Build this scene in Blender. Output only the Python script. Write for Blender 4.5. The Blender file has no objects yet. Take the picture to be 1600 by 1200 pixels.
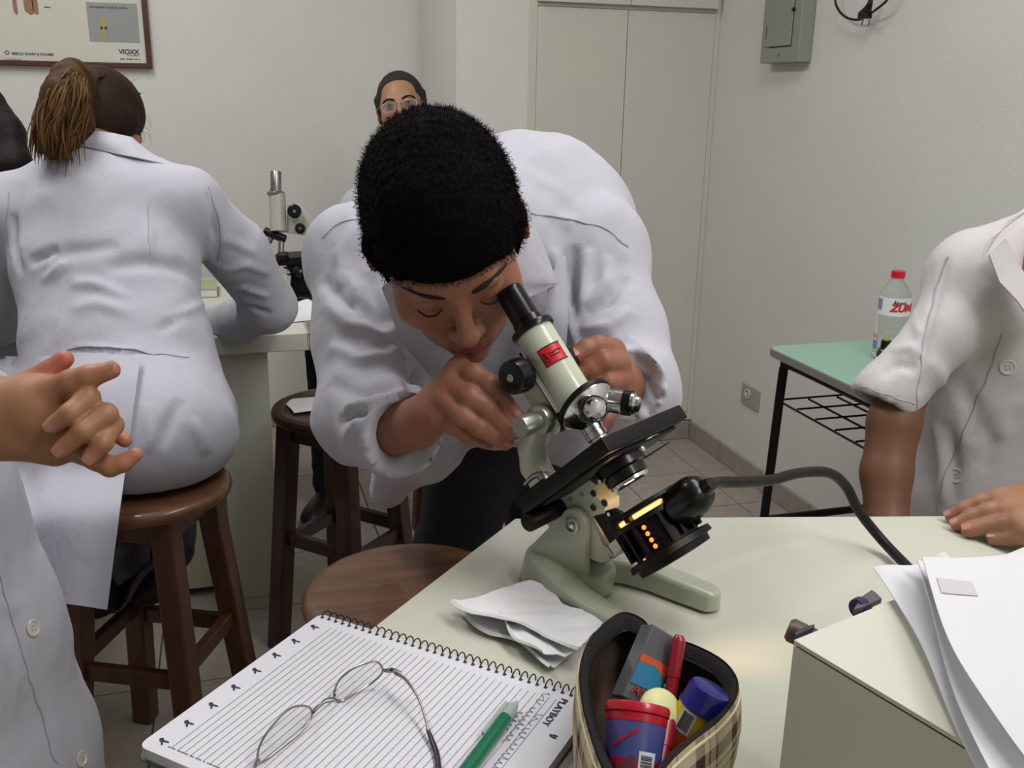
import bpy, bmesh, math, random
import numpy as np
from mathutils import Vector, Matrix, Quaternion
random.seed(7)
rng = np.random.default_rng(7)
SC = bpy.context.scene
COL = SC.collection
PI = math.pi

# ------------------------------------------------------------------ camera
F = 1500.0                      # focal length for a 1600 px wide frame
H = 1.38                        # eye height
TZ = 0.90                       # top of the near table
YAW, PITCH, ROLL = math.radians(16.5), math.radians(16.7), math.radians(1.0)
RC = (Matrix.Rotation(-YAW, 3, 'Z') @ Matrix.Rotation(PI/2 - PITCH, 3, 'X') @ Matrix.Rotation(ROLL, 3, 'Z'))
cam_d = bpy.data.cameras.new('camera')
cam = bpy.data.objects.new('camera', cam_d); COL.objects.link(cam)
cam.matrix_world = Matrix.Translation((0, 0, H)) @ RC.to_4x4()
cam_d.sensor_width = 36.0
cam_d.lens = 36.0 * F / 1600
cam_d.clip_start = 0.02
SC.camera = cam
R3 = np.array(RC)
CP = np.array([0, 0, H])

# ------------------------------------------------------------------ world, lamps, exposure
world = bpy.data.worlds.new('world'); SC.world = world
world.use_nodes = True
world.node_tree.nodes['Background'].inputs[0].default_value = (0.75, 0.8, 0.85, 1)
world.node_tree.nodes['Background'].inputs[1].default_value = 0.25
def area(name, loc, size, power, col=(1, 1, 1), rot=(0, 0, 0)):
    l = bpy.data.lights.new(name, 'AREA'); l.shape = 'RECTANGLE'
    l.size, l.size_y = size; l.energy = power; l.color = col
    o = bpy.data.objects.new(name, l); o.location = loc; o.rotation_euler = rot; COL.objects.link(o)
    return o
area('ceiling_lamp_light', (-0.6, 2.35, 2.84), (0.5, 1.6), 34, (1.0, 0.985, 0.975))
area('ceiling_lamp_light', (0.9, 1.1, 2.84), (0.5, 1.6), 22, (1.0, 0.985, 0.975))
area('ceiling_lamp_light', (1.15, -0.55, 2.84), (0.5, 1.4), 30, (1.0, 0.985, 0.975))
SC.view_settings.view_transform = 'Standard'
SC.view_settings.look = 'None'
SC.view_settings.gamma = 1.0
SC.view_settings.use_curve_mapping = False
SC.view_settings.exposure = 0.0

# ------------------------------------------------------------------ helpers: points
def U(px, py, z):
    """the point at camera distance z (metres) seen at that place of the photograph"""
    v = np.array([(px-800)/F*z, -(py-600)/F*z, -z])
    return R3 @ v + CP
def ray(px, py):
    return R3 @ np.array([(px-800)/F, -(py-600)/F, -1.0])
def onz(px, py, h):
    d = ray(px, py); return CP + d*((h-H)/d[2])
def onx(px, py, x):
    d = ray(px, py); return CP + d*(x/d[0])
def ony(px, py, y):
    d = ray(px, py); return CP + d*(y/d[1])
def onplane(px, py, o, n):
    d = ray(px, py); n = np.array(n, float); return CP + d*(np.dot(np.array(o)-CP, n)/np.dot(d, n))
def proj(P):
    P = np.atleast_2d(np.asarray(P, float)); q = (P-CP) @ R3
    return np.stack([800+F*q[:, 0]/-q[:, 2], 600-F*q[:, 1]/-q[:, 2], -q[:, 2]], 1)
def cdir(r, u, t):
    """direction from camera right / up / towards-camera components"""
    v = R3 @ np.array([r, u, t], float); return v/np.linalg.norm(v)
def nrm(v):
    v = np.asarray(v, float); return v/np.linalg.norm(v)
# ------------------------------------------------------------------ helpers: materials
def lin(c):
    c = c/255.0
    return c/12.92 if c <= 0.04045 else ((c+0.055)/1.055)**2.4
def rgb(r, g, b): return (lin(r), lin(g), lin(b), 1)
def mat(name, c, rough=0.5, metal=0.0, bump=0.0, bscale=60, var=0.0, vscale=8, spec=0.5, trans=0.0,
        ior=1.45, emit=None, estr=0.0, attr=False, sheen=0.0, sss=0.0, stretch=None, coat=0.0, var2=None):
    m = bpy.data.materials.new(name); m.use_nodes = True
    nt = m.node_tree; b = nt.nodes['Principled BSDF']; L = nt.links.new
    col = rgb(*c)
    b.inputs['Base Color'].default_value = col
    b.inputs['Roughness'].default_value = rough
    b.inputs['Metallic'].default_value = metal
    b.inputs['Specular IOR Level'].default_value = spec
    b.inputs['Transmission Weight'].default_value = trans
    b.inputs['IOR'].default_value = ior
    b.inputs['Coat Weight'].default_value = coat
    if sheen: b.inputs['Sheen Weight'].default_value = sheen
    if sss:
        b.inputs['Subsurface Weight'].default_value = sss
        b.inputs['Subsurface Scale'].default_value = 0.006
        b.inputs['Subsurface Radius'].default_value = (1, .35, .2)
    if emit:
        b.inputs['Emission Color'].default_value = rgb(*emit); b.inputs['Emission Strength'].default_value = estr
    tc = nt.nodes.new('ShaderNodeTexCoord'); src = tc.outputs['Object']
    if stretch:
        mp = nt.nodes.new('ShaderNodeMapping'); mp.inputs['Scale'].default_value = stretch
        L(src, mp.inputs['Vector']); src = mp.outputs['Vector']
    base = None
    if attr:
        at = nt.nodes.new('ShaderNodeAttribute'); at.attribute_name = 'Col'; base = at.outputs['Color']
        L(base, b.inputs['Base Color'])
    if var or var2:
        n = nt.nodes.new('ShaderNodeTexNoise'); n.inputs['Scale'].default_value = vscale; n.inputs['Detail'].default_value = 5
        L(src, n.inputs['Vector'])
        r = nt.nodes.new('ShaderNodeValToRGB'); r.color_ramp.elements[0].position = .3; r.color_ramp.elements[1].position = .7
        r.color_ramp.elements[0].color = tuple(max(0, 1-var) for _ in range(3))+(1,)
        r.color_ramp.elements[1].color = (1+var*.6,)*3+(1,)
        if var2:
            r.color_ramp.elements[0].color = rgb(*c); r.color_ramp.elements[1].color = rgb(*var2)
            L(n.outputs['Fac'], r.inputs['Fac']); L(r.outputs['Color'], b.inputs['Base Color'])
        else:
            mx = nt.nodes.new('ShaderNodeMix'); mx.data_type = 'RGBA'; mx.blend_type = 'MULTIPLY'; mx.inputs[0].default_value = 1
            L(n.outputs['Fac'], r.inputs['Fac']); L(r.outputs['Color'], mx.inputs[7])
            if base: L(base, mx.inputs[6])
            else: mx.inputs[6].default_value = col
            L(mx.outputs[2], b.inputs['Base Color'])
    if bump:
        n = nt.nodes.new('ShaderNodeTexNoise'); n.inputs['Scale'].default_value = bscale; n.inputs['Detail'].default_value = 6
        L(src, n.inputs['Vector'])
        bp = nt.nodes.new('ShaderNodeBump'); bp.inputs['Strength'].default_value = bump; bp.inputs['Distance'].default_value = 0.004
        L(n.outputs['Fac'], bp.inputs['Height']); L(bp.outputs['Normal'], b.inputs['Normal'])
    return m

# ------------------------------------------------------------------ helpers: objects
def thing(name, label, cat, loc=(0, 0, 0), group=None):
    o = bpy.data.objects.new(name, None); COL.objects.link(o); o.location = loc
    o.empty_display_size = 0.05
    o['label'] = label; o['category'] = cat
    if group: o['group'] = group
    o['_loc'] = [float(v) for v in loc]
    return o
def tag(o, label, cat, group=None):
    o['label'] = label; o['category'] = cat
    if group: o['group'] = group
    return o
def origin_of(o):
    v = np.zeros(3)
    while o is not None:
        v = v + np.array(o.location); o = o.parent
    return v
def mk(name, V, Fc, m, parent=None, smooth=False, col=None, label=None):
    """one mesh object from world-space vertices; children keep their thing's base as parent space"""
    me = bpy.data.meshes.new(name)
    V = np.asarray(V, float).reshape(-1, 3)
    if parent is not None: V = V-origin_of(parent)
    if isinstance(Fc, np.ndarray) and Fc.ndim == 2:
        n, k = Fc.shape
        me.vertices.add(len(V)); me.vertices.foreach_set('co', V.astype(np.float32).ravel())
        me.loops.add(n*k); me.loops.foreach_set('vertex_index', Fc.astype(np.int32).ravel())
        me.polygons.add(n); me.polygons.foreach_set('loop_start', np.arange(0, n*k, k, dtype=np.int32))
        me.polygons.foreach_set('loop_total', np.full(n, k, dtype=np.int32))
        me.update(calc_edges=True); me.validate()
    else:
        me.from_pydata([tuple(v) for v in V], [], [tuple(int(i) for i in f) for f in Fc]); me.update()
    if smooth: me.polygons.foreach_set('use_smooth', [True]*len(me.polygons))
    if m is not None: me.materials.append(m)
    if col is not None:
        a = me.color_attributes.new('Col', 'FLOAT_COLOR', 'POINT')
        a.data.foreach_set('color', np.concatenate([col, np.ones((len(col), 1))], 1).astype(np.float32).ravel())
    o = bpy.data.objects.new(name, me); COL.objects.link(o)
    if parent is not None: o.parent = parent
    if label: o['label'] = label
    return o
def struct(o):
    o['kind'] = 'structure'; return o

class MB:
    """collects shapes into one mesh"""
    def __init__(s): s.V = []; s.F = []; s.n = 0
    def add(s, V, Fc):
        V = np.asarray(V, float); s.V.append(V)
        s.F += [tuple(i+s.n for i in f) for f in Fc]; s.n += len(V); return s
    def frame(s, c, ax, ay, az, hx, hy, hz, bev=0.0):
        """box: centre, unit axes, half sizes, with optional bevelled edges"""
        c, ax, ay, az = (np.array(v, float) for v in (c, ax, ay, az))
        if bev <= 0:
            P = [c+ax*hx*i+ay*hy*j+az*hz*k for i in (-1, 1) for j in (-1, 1) for k in (-1, 1)]
            return s.add(P, [(0, 1, 3, 2), (4, 6, 7, 5), (0, 4, 5, 1), (2, 3, 7, 6), (0, 2, 6, 4), (1, 5, 7, 3)])
        bm = bmesh.new(); bmesh.ops.create_cube(bm, size=2)
        for v in bm.verts: v.co = Vector((v.co.x*hx, v.co.y*hy, v.co.z*hz))
        bmesh.ops.bevel(bm, geom=bm.edges[:], offset=min(bev, .95*min(hx, hy, hz)), segments=3, profile=.5, affect='EDGES')
        bm.verts.index_update()
        P = [c+ax*v.co.x+ay*v.co.y+az*v.co.z for v in bm.verts]; Fc = [[v.index for v in f.verts] for f in bm.faces]
        bm.free(); return s.add(P, Fc)
    def box(s, lo, hi, bev=0.0):
        lo, hi = np.array(lo, float), np.array(hi, float); c = (lo+hi)/2; h = (hi-lo)/2
        return s.frame(c, (1, 0, 0), (0, 1, 0), (0, 0, 1), h[0], h[1], h[2], bev)
    def beam(s, a, b, w, d, bev=0.002, up=(0, 0, 1)):
        """square bar from a to b"""
        a, b = np.array(a, float), np.array(b, float); z = nrm(b-a)
        x = np.cross(up, z)
        x = nrm(x) if np.linalg.norm(x) > 1e-4 else np.array([1., 0, 0])
        return s.frame((a+b)/2, x, np.cross(z, x), z, w/2, d/2, np.linalg.norm(b-a)/2, bev)
    def lathe(s, a, axis, prof, seg=32, capped=True):
        """profile [(distance along axis, radius)] turned about the axis through a"""
        a = np.array(a, float); z = nrm(axis); x = np.cross(z, (0.13, 0.3, 0.95)); x = nrm(x); y = np.cross(z, x)
        P = []; Fc = []
        for (t, r) in prof:
            for k in range(seg):
                w = 2*PI*k/seg; P.append(a+z*t+(x*math.cos(w)+y*math.sin(w))*max(r, 1e-5))
        n = len(prof)
        for i in range(n-1):
            for k in range(seg):
                k2 = (k+1) % seg
                Fc.append((i*seg+k, i*seg+k2, (i+1)*seg+k2, (i+1)*seg+k))
        if capped:
            Fc.append(tuple(range(seg-1, -1, -1))); Fc.append(tuple((n-1)*seg+k for k in range(seg)))
        return s.add(P, Fc)
    def cyl(s, a, b, r, seg=24, r2=None, bev=0.0):
        a, b = np.array(a, float), np.array(b, float); L = np.linalg.norm(b-a); r2 = r if r2 is None else r2
        pr = [(0, r), (L, r2)] if bev <= 0 else [(0, r-bev), (bev*.3, r-bev*.3), (bev, r), (L-bev, r2), (L-bev*.3, r2-bev*.3), (L, r2-bev)]
        return s.lathe(a, b-a, pr, seg)
    def tube(s, pts, r, seg=10, closed=False, sub=6, flat=1.0, up=None):
        """round (or flattened) tube along a smooth curve through pts; r may be a list"""
        pts = [np.array(p, float) for p in pts]; n0 = len(pts)
        rr = list(r) if hasattr(r, '__len__') else [r]*n0
        C = []; RR = []
        rg = range(n0 if closed else n0-1)
        for i in rg:
            if closed: p0, p1, p2, p3 = pts[i-1], pts[i], pts[(i+1) % n0], pts[(i+2) % n0]; r1, r2 = rr[i], rr[(i+1) % n0]
            else: p0, p1, p2, p3 = pts[max(i-1, 0)], pts[i], pts[i+1], pts[min(i+2, n0-1)]; r1, r2 = rr[i], rr[i+1]
            for k in range(sub):
                t = k/sub
                C.append(.5*((2*p1)+(-p0+p2)*t+(2*p0-5*p1+4*p2-p3)*t*t+(-p0+3*p1-3*p2+p3)*t**3)); RR.append(r1+(r2-r1)*t)
        if not closed: C.append(pts[-1]); RR.append(rr[-1])
        n = len(C); P = []; Fc = []
        tg = []
        for i in range(n):
            a = C[i-1] if (closed or i > 0) else C[0]; b = C[(i+1) % n] if (closed or i < n-1) else C[-1]
            tg.append(nrm(b-a))
        x = np.cross(tg[0], up if up is not None else (0.2, 0.35, 0.9)); x = nrm(x)
        for i in range(n):
            if up is not None:
                x = np.cross(tg[i], up); x = nrm(x)
            else:
                x = x-tg[i]*np.dot(x, tg[i]); x = nrm(x)
            y = np.cross(tg[i], x)
            for k in range(seg):
                w = 2*PI*k/seg; P.append(C[i]+(x*math.cos(w)+y*flat*math.sin(w))*RR[i])
        m = n if closed else n-1
        for i in range(m):
            j = (i+1) % n
            for k in range(seg):
                k2 = (k+1) % seg; Fc.append((i*seg+k, i*seg+k2, j*seg+k2, j*seg+k))
        if not closed:
            Fc.append(tuple(range(seg-1, -1, -1))); Fc.append(tuple((n-1)*seg+k for k in range(seg)))
        return s.add(P, Fc)
    def prism(s, poly, n, t, bev=0.0):
        """extrude a planar polygon (3D points) along n by t"""
        poly = [np.array(p, float) for p in poly]; n = nrm(n)
        # orient so that the normal of the polygon agrees with n
        a = sum(np.cross(poly[i], poly[(i+1) % len(poly)]) for i in range(len(poly)))
        if np.dot(a, n) < 0: poly = poly[::-1]
        k = len(poly); P = poly+[p+n*t for p in poly]
        Fc = [tuple(range(k-1, -1, -1)), tuple(range(k, 2*k))]+[(i, (i+1) % k, k+(i+1) % k, k+i) for i in range(k)]
        if bev > 0:
            bm = bmesh.new(); vs = [bm.verts.new(p) for p in P]
            for f in Fc: bm.faces.new([vs[i] for i in f])
            bmesh.ops.bevel(bm, geom=bm.edges[:], offset=bev, segments=2, profile=.6, affect='EDGES')
            bm.verts.index_update(); P = [np.array(v.co) for v in bm.verts]; Fc = [[v.index for v in f.verts] for f in bm.faces]; bm.free()
        return s.add(P, Fc)
    def grid(s, fn, nu, nv, thick=0.0, nrmdir=None):
        """surface fn(u,v) as a thin solid sheet"""
        P = [np.array(fn(i/nu, j/nv), float) for i in range(nu+1) for j in range(nv+1)]
        idx = lambda i, j: i*(nv+1)+j
        Fc = [(idx(i, j), idx(i+1, j), idx(i+1, j+1), idx(i, j+1)) for i in range(nu) for j in range(nv)]
        if thick > 0:
            A = np.array(P).reshape(nu+1, nv+1, 3)
            du = np.gradient(A, axis=0); dv = np.gradient(A, axis=1); N = np.cross(du, dv)
            N /= np.linalg.norm(N, axis=2, keepdims=True)+1e-12
            B = (A-N*thick).reshape(-1, 3); k = len(P)
            Fc2 = [tuple(i+k for i in f[::-1]) for f in Fc]
            rim = [idx(i, 0) for i in range(nu+1)]+[idx(nu, j) for j in range(1, nv+1)]+[idx(i, nv) for i in range(nu-1, -1, -1)]+[idx(0, j) for j in range(nv-1, 0, -1)]
            Fc3 = [(rim[q], rim[q]+k, rim[(q+1) % len(rim)]+k, rim[(q+1) % len(rim)]) for q in range(len(rim))]
            Fc3 = [f[::-1] for f in Fc3]
            P = P+list(B); Fc = Fc+Fc2+Fc3
        return s.add(P, Fc)
    def ball(s, c, rx, ry=None, rz=None, seg=20, ring=12, axes=None):
        ry = rx if ry is None else ry; rz = rx if rz is None else rz; c = np.array(c, float)
        A = np.eye(3) if axes is None else np.array(axes, float)
        P = []; Fc = []
        for i in range(ring+1):
            ph = PI*i/ring
            for k in range(seg):
                w = 2*PI*k/seg
                P.append(c+A[0]*rx*math.sin(ph)*math.cos(w)+A[1]*ry*math.sin(ph)*math.sin(w)+A[2]*rz*math.cos(ph))
        for i in range(ring):
            for k in range(seg):
                k2 = (k+1) % seg; Fc.append((i*seg+k, (i+1)*seg+k, (i+1)*seg+k2, i*seg+k2))
        return s.add(P, Fc)
    def build(s, name, m, parent=None, smooth=False, label=None, flatang=True):
        V = np.concatenate(s.V)
        o = mk(name, V, s.F, m, parent, smooth, label=label)
        if smooth and flatang:
            try: o.data.set_sharp_from_angle(angle=math.radians(40))
            except Exception: pass
        return o

def font_obj(name, text, size, m, parent, o, ax, ay, depth=0.0002, align='LEFT', shear=0, space=1.0, bold=0.0):
    """lettering as a mesh lying on a surface: origin o, reading direction ax, letters' up ay"""
    cu = bpy.data.curves.new(name, 'FONT'); cu.body = text; cu.size = size; cu.extrude = depth; cu.align_x = align
    cu.shear = shear; cu.space_character = space; cu.offset = bold; cu.resolution_u = 3
    ob = bpy.data.objects.new(name, cu); COL.objects.link(ob)
    dg = bpy.context.evaluated_depsgraph_get(); me = ob.evaluated_get(dg).to_mesh()
    ax = nrm(ax); ay = np.array(ay, float); ay = nrm(ay-ax*np.dot(ax, ay)); az = np.cross(ax, ay)
    V = [np.array(o)+ax*v.co.x+ay*v.co.y+az*(v.co.z+depth) for v in me.vertices]; Fc = [tuple(p.vertices) for p in me.polygons]
    ob.evaluated_get(dg).to_mesh_clear(); bpy.data.objects.remove(ob); bpy.data.curves.remove(cu)
    return mk(name, V, Fc, m, parent)

def copy_tree(o, parent=None):
    c = o.copy(); COL.objects.link(c)
    if parent is not None: c.parent = parent
    for ch in list(o.children): copy_tree(ch, c)
    return c

# ------------------------------------------------------------------ helpers: organic surfaces (distance fields)
class Sdf:
    def __init__(s): s.ops = []
    def _bb(s, pts, r): pts = np.array(pts, float); return pts.min(0)-r, pts.max(0)+r
    def cap(s, a, b, ra, rb=None, k=0.01, sub=False, sq=None, sqd=None):
        """round cone a-b; sq = (direction, factor) thins it across that direction"""
        rb = ra if rb is None else rb; a = np.array(a, float); b = np.array(b, float)
        s.ops.append(('cap', (a, b, ra, rb, sq), k, sub, s._bb([a, b], max(ra, rb)))); return s
    def chain(s, pts, rs, k=0.01, **kw):
        for i in range(len(pts)-1): s.cap(pts[i], pts[i+1], rs[i], rs[i+1], k, **kw)
        return s
    def ell(s, c, r, axes=None, k=0.01, sub=False):
        A = np.eye(3) if axes is None else np.array([nrm(v) for v in axes])
        s.ops.append(('ell', (np.array(c, float), np.array(r, float), A), k, sub, s._bb([c], max(r)))); return s
    def box(s, c, h, axes=None, rr=0.005, k=0.01, sub=False):
        A = np.eye(3) if axes is None else np.array([nrm(v) for v in axes])
        s.ops.append(('box', (np.array(c, float), np.array(h, float), A, rr), k, sub, s._bb([c], float(np.linalg.norm(h))+rr))); return s
    def grp(s, g, k=0.01, sub=False):
        lo = np.min([o[4][0] for o in g.ops if not o[3]], axis=0); hi = np.max([o[4][1] for o in g.ops if not o[3]], axis=0)
        s.ops.append(('grp', g, k, sub, (lo, hi))); return s
    @staticmethod
    def _d(kind, a, X, Y, Z):
        if kind == 'cap':
            p, q, ra, rb, sq = a; ab = q-p; L2 = float(ab@ab)+1e-12
            x, y, z = X-p[0], Y-p[1], Z-p[2]
            t = np.clip((x*ab[0]+y*ab[1]+z*ab[2])/L2, 0, 1)
            x = x-t*ab[0]; y = y-t*ab[1]; z = z-t*ab[2]
            if sq is not None:
                n, f = nrm(sq[0]), sq[1]; w = (x*n[0]+y*n[1]+z*n[2])*(1/f-1)
                x = x+w*n[0]; y = y+w*n[1]; z = z+w*n[2]
                return (np.sqrt(x*x+y*y+z*z)-(ra+(rb-ra)*t))*min(1, (f+1)/2)
            return np.sqrt(x*x+y*y+z*z)-(ra+(rb-ra)*t)
        if kind == 'ell':
            c, r, A = a; x, y, z = X-c[0], Y-c[1], Z-c[2]
            u = [x*A[i][0]+y*A[i][1]+z*A[i][2] for i in range(3)]
            k0 = np.sqrt(sum((u[i]/r[i])**2 for i in range(3))); k1 = np.sqrt(sum((u[i]/r[i]**2)**2 for i in range(3)))+1e-9
            return k0*(k0-1)/k1
        c, h, A, rr = a; x, y, z = X-c[0], Y-c[1], Z-c[2]
        u = [np.abs(x*A[i][0]+y*A[i][1]+z*A[i][2])-(h[i]-rr) for i in range(3)]
        return np.sqrt(sum(np.maximum(w, 0)**2 for w in u))+np.minimum(np.maximum(np.maximum(u[0], u[1]), u[2]), 0)-rr
    def ev(s, D, ax, lo, h):
        n = D.shape
        for kind, a, k, sub, (l, u) in s.ops:
            pad = k*1.3+2.5*h
            i0 = np.maximum(np.floor((l-pad-lo)/h).astype(int), 0); i1 = np.minimum(np.ceil((u+pad-lo)/h).astype(int)+1, n)
            if np.any(i1 <= i0): continue
            sl = tuple(slice(i0[j], i1[j]) for j in range(3))
            X = ax[0][sl[0]][:, None, None]; Y = ax[1][sl[1]][None, :, None]; Z = ax[2][sl[2]][None, None, :]
            if kind == 'grp':
                d = np.full((i1-i0), 1.0, np.float32); a.ev(d, [ax[j][sl[j]] for j in range(3)], lo+i0*h, h)
            else: d = Sdf._d(kind, a, X, Y, Z).astype(np.float32)
            o = D[sl]
            if sub:
                d = -d
                if k > 0: q = np.maximum(k-np.abs(o-d), 0)/k; D[sl] = np.maximum(o, d)+q*q*k*.25
                else: D[sl] = np.maximum(o, d)
            else:
                if k > 0: q = np.maximum(k-np.abs(o-d), 0)/k; D[sl] = np.minimum(o, d)-q*q*k*.25
                else: D[sl] = np.minimum(o, d)
        return D
    def mesh(s, h, lo=None, hi=None, smooth=1):
        L = np.min([o[4][0] for o in s.ops if not o[3]], axis=0)-3*h; U_ = np.max([o[4][1] for o in s.ops if not o[3]], axis=0)+3*h
        if lo is not None: L = np.maximum(L, lo)
        if hi is not None: U_ = np.minimum(U_, hi)
        n = np.ceil((U_-L)/h).astype(int)+1
        ax = [(L[j]+h*np.arange(n[j])).astype(np.float32) for j in range(3)]
        D = np.full(tuple(n), 1.0, np.float32); s.ev(D, ax, L, h)
        D[0] = D[-1] = 1; D[:, 0] = D[:, -1] = 1; D[:, :, 0] = D[:, :, -1] = 1
        return surf_net(D, L, h, smooth)
def surf_net(D, L, h, smooth=1):
    B = D < 0
    c = B[:-1, :-1, :-1].astype(np.int8)
    cnt = sum(B[i:B.shape[0]-1+i, j:B.shape[1]-1+j, k:B.shape[2]-1+k].astype(np.int8) for i in (0, 1) for j in (0, 1) for k in (0, 1))
    act = (cnt > 0) & (cnt < 8)
    I = np.argwhere(act); idx = np.full(act.shape, -1, np.int32); idx[act] = np.arange(len(I))
    P = np.zeros((len(I), 3)); W = np.zeros(len(I))
    def val(o): return D[I[:, 0]+o[0], I[:, 1]+o[1], I[:, 2]+o[2]]
    for a in range(3):
        b, c2 = (a+1) % 3, (a+2) % 3
        for u in (0, 1):
            for v in (0, 1):
                o0 = [0, 0, 0]; o0[b] = u; o0[c2] = v; o1 = list(o0); o1[a] = 1
                d0, d1 = val(o0), val(o1); m = (d0 < 0) != (d1 < 0)
                t = np.where(m, d0/(d0-d1+1e-12*(d0 == d1)), 0)
                pos = np.zeros((len(I), 3)); pos[:, b] = u; pos[:, c2] = v; pos[:, a] = t
                P[m] += pos[m]; W[m] += 1
    V = L+(I+P/W[:, None])*h
    Fs = []
    for a in range(3):
        b, c2 = (a+1) % 3, (a+2) % 3
        sl0 = [slice(1, -1)]*3; sl0[a] = slice(0, -1); sl1 = [slice(1, -1)]*3; sl1[a] = slice(1, None)
        s0, s1 = B[tuple(sl0)], B[tuple(sl1)]; E = np.argwhere(s0 != s1)
        if len(E) == 0: continue
        inside0 = s0[tuple(E.T)]
        E = E.copy(); E[:, b] += 1; E[:, c2] += 1
        def ci(db, dc):
            q = E.copy(); q[:, b] += db; q[:, c2] += dc; return idx[q[:, 0], q[:, 1], q[:, 2]]
        Q = np.stack([ci(-1, -1), ci(0, -1), ci(0, 0), ci(-1, 0)], 1)
        Q[~inside0] = Q[~inside0][:, ::-1]
        Fs.append(Q)
    Fq = np.concatenate(Fs)
    Fq = Fq[(Fq >= 0).all(1)]
    V = relax(V, Fq, smooth)
    return V, Fq
def relax(V, Fq, n):
    for _ in range(n):
        A = np.zeros_like(V); C = np.zeros(len(V))
        for i in range(4):
            j = Fq[:, (i+1) % 4]
            for a in range(3): A[:, a] += np.bincount(Fq[:, i], V[j, a], len(V))
            C += np.bincount(Fq[:, i], minlength=len(V))
        V = np.where(C[:, None] > 0, V*.4+.6*A/np.maximum(C, 1)[:, None], V)
    return V
def normals(V, Fq):
    a, b, c, d = (V[Fq[:, i]] for i in range(4)); n = np.cross(c-a, d-b); N = np.zeros_like(V)
    for i in range(4):
        for k in range(3): N[:, k] += np.bincount(Fq[:, i], n[:, k], len(V))
    return N/(np.linalg.norm(N, axis=1, keepdims=True)+1e-12)
def sinnoise(V, sc, seed=0, octaves=3, ridged=False):
    r = np.random.default_rng(seed); out = np.zeros(len(V)); amp = 1; tot = 0
    for o in range(octaves):
        v = 0
        for _ in range(5):
            k = r.normal(size=3); k /= np.linalg.norm(k); k2 = r.normal(size=3); k2 /= np.linalg.norm(k2)
            v = v+np.sin((V@k)*sc*6.28+r.uniform(0, 6.28)+1.8*np.sin((V@k2)*sc*4.1+r.uniform(0, 6.28)))
        v = v/3.0
        if ridged: v = 1-np.abs(v)*1.3
        out += amp*v; tot += amp; amp *= .5; sc *= 2.1
    return out/tot
def pick(V, N, pts, maxd=9):
    """places on the surface under photograph points"""
    q = proj(V); out = []
    vd = CP-V; face = (N*vd).sum(1) > 0
    for (x, y) in pts:
        d2 = (q[:, 0]-x)**2+(q[:, 1]-y)**2; m = (d2 < maxd**2) & face
        if not m.any():
            i = int(np.argmin(d2+np.where(face, 0, 1e4)))
        else:
            zz = np.where(m, q[:, 2], 1e9); i = int(np.argmin(zz+np.sqrt(d2)*.0008))
        out.append(V[i])
    return np.array(out)
def fold(V, N, pts3, w, amp, valley=0.0):
    """raise (or sink) the surface along a 3-D polyline; tapers at both ends"""
    A = np.array(pts3); best = np.full(len(V), 9.0); tt = np.zeros(len(V)); sd = np.zeros(len(V)); n = len(A)-1
    for i in range(n):
        a, b = A[i], A[i+1]; ab = b-a; t = np.clip(((V-a)@ab)/(ab@ab+1e-12), 0, 1)
        d = np.linalg.norm(V-a-t[:, None]*ab, axis=1); m = d < best
        best[m] = d[m]; tt[m] = (i+t[m])/n
    env = np.clip(4*tt*(1-tt), 0, 1)**.6
    g = np.exp(-(best/w)**2)-valley*np.exp(-(best/(2.2*w))**2)
    return V+N*(amp*env*g)[:, None]
def photo_folds(V, Fq, lst):
    N = normals(V, Fq)
    for (pts, w, amp) in lst:
        V = fold(V, N, pick(V, N, pts), w, amp, .35 if amp > 0 else .25)
    return V
# ------------------------------------------------------------------ materials
M = {}
M['wall'] = mat('wall_paint', (212, 211, 206), .75, bump=.25, bscale=160, var=.03, vscale=3)
M['column'] = mat('pillar_paint', (216, 213, 210), .7, bump=.15, bscale=160)
M['ceiling'] = mat('ceiling_paint', (215, 215, 210), .8)
M['cupboard'] = mat('cupboard_paint', (202, 202, 190), .5, bump=.08, bscale=90, var=.02, vscale=5)
M['grout'] = mat('grout', (84, 76, 70), .9)
M['tile'] = mat('floor_tile_glaze', (160, 150, 141), .42, bump=.15, bscale=140, var=.12, vscale=22)
M['skirting'] = mat('skirting_tile_glaze', (156, 146, 138), .4, bump=.15, bscale=140, var=.12, vscale=22)
M['bench'] = mat('bench_laminate', (186, 187, 174), .5, var=.02, vscale=4)
M['benchbase'] = mat('bench_base_paint', (166, 164, 142), .6, var=.04, vscale=5)
M['table'] = mat('table_laminate', (192, 193, 179), .38, var=.025, vscale=5, bump=.03, bscale=200)
M['edge'] = mat('table_edge', (60, 56, 50), .6)
M['wood'] = mat('stool_wood', (84, 46, 26), .42, var=.35, vscale=5, stretch=(9, 9, 1.2), bump=.15, bscale=30, coat=.3)
M['seatwood'] = mat('seat_wood', (104, 68, 42), .42, var=.35, vscale=5, stretch=(1.5, 14, 6), bump=.1, bscale=30, coat=.35)
M['darkwood'] = mat('dark_stool_wood', (58, 32, 25), .4, var=.3, vscale=5, stretch=(9, 9, 1.2), bump=.15, bscale=30, coat=.3)
M['blackpaint'] = mat('black_tube_paint', (18, 15, 18), .45, spec=.3)
M['green'] = mat('green_desk_laminate', (150, 190, 170), .45, var=.02)
M['greyedge'] = mat('desk_edge', (128, 126, 122), .6)
M['white'] = mat('white_paper', (212, 212, 215), .85, bump=.1, bscale=80)
M['black'] = mat('black_plastic', (18, 17, 18), .35)
M['rubber'] = mat('black_rubber', (22, 21, 21), .5, spec=.35)
M['ink'] = mat('dark_ink', (60, 60, 70), .8)
M['chrome'] = mat('chrome', (205, 205, 205), .18, metal=1)
M['steel'] = mat('brushed_steel', (150, 150, 150), .35, metal=1)

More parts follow.
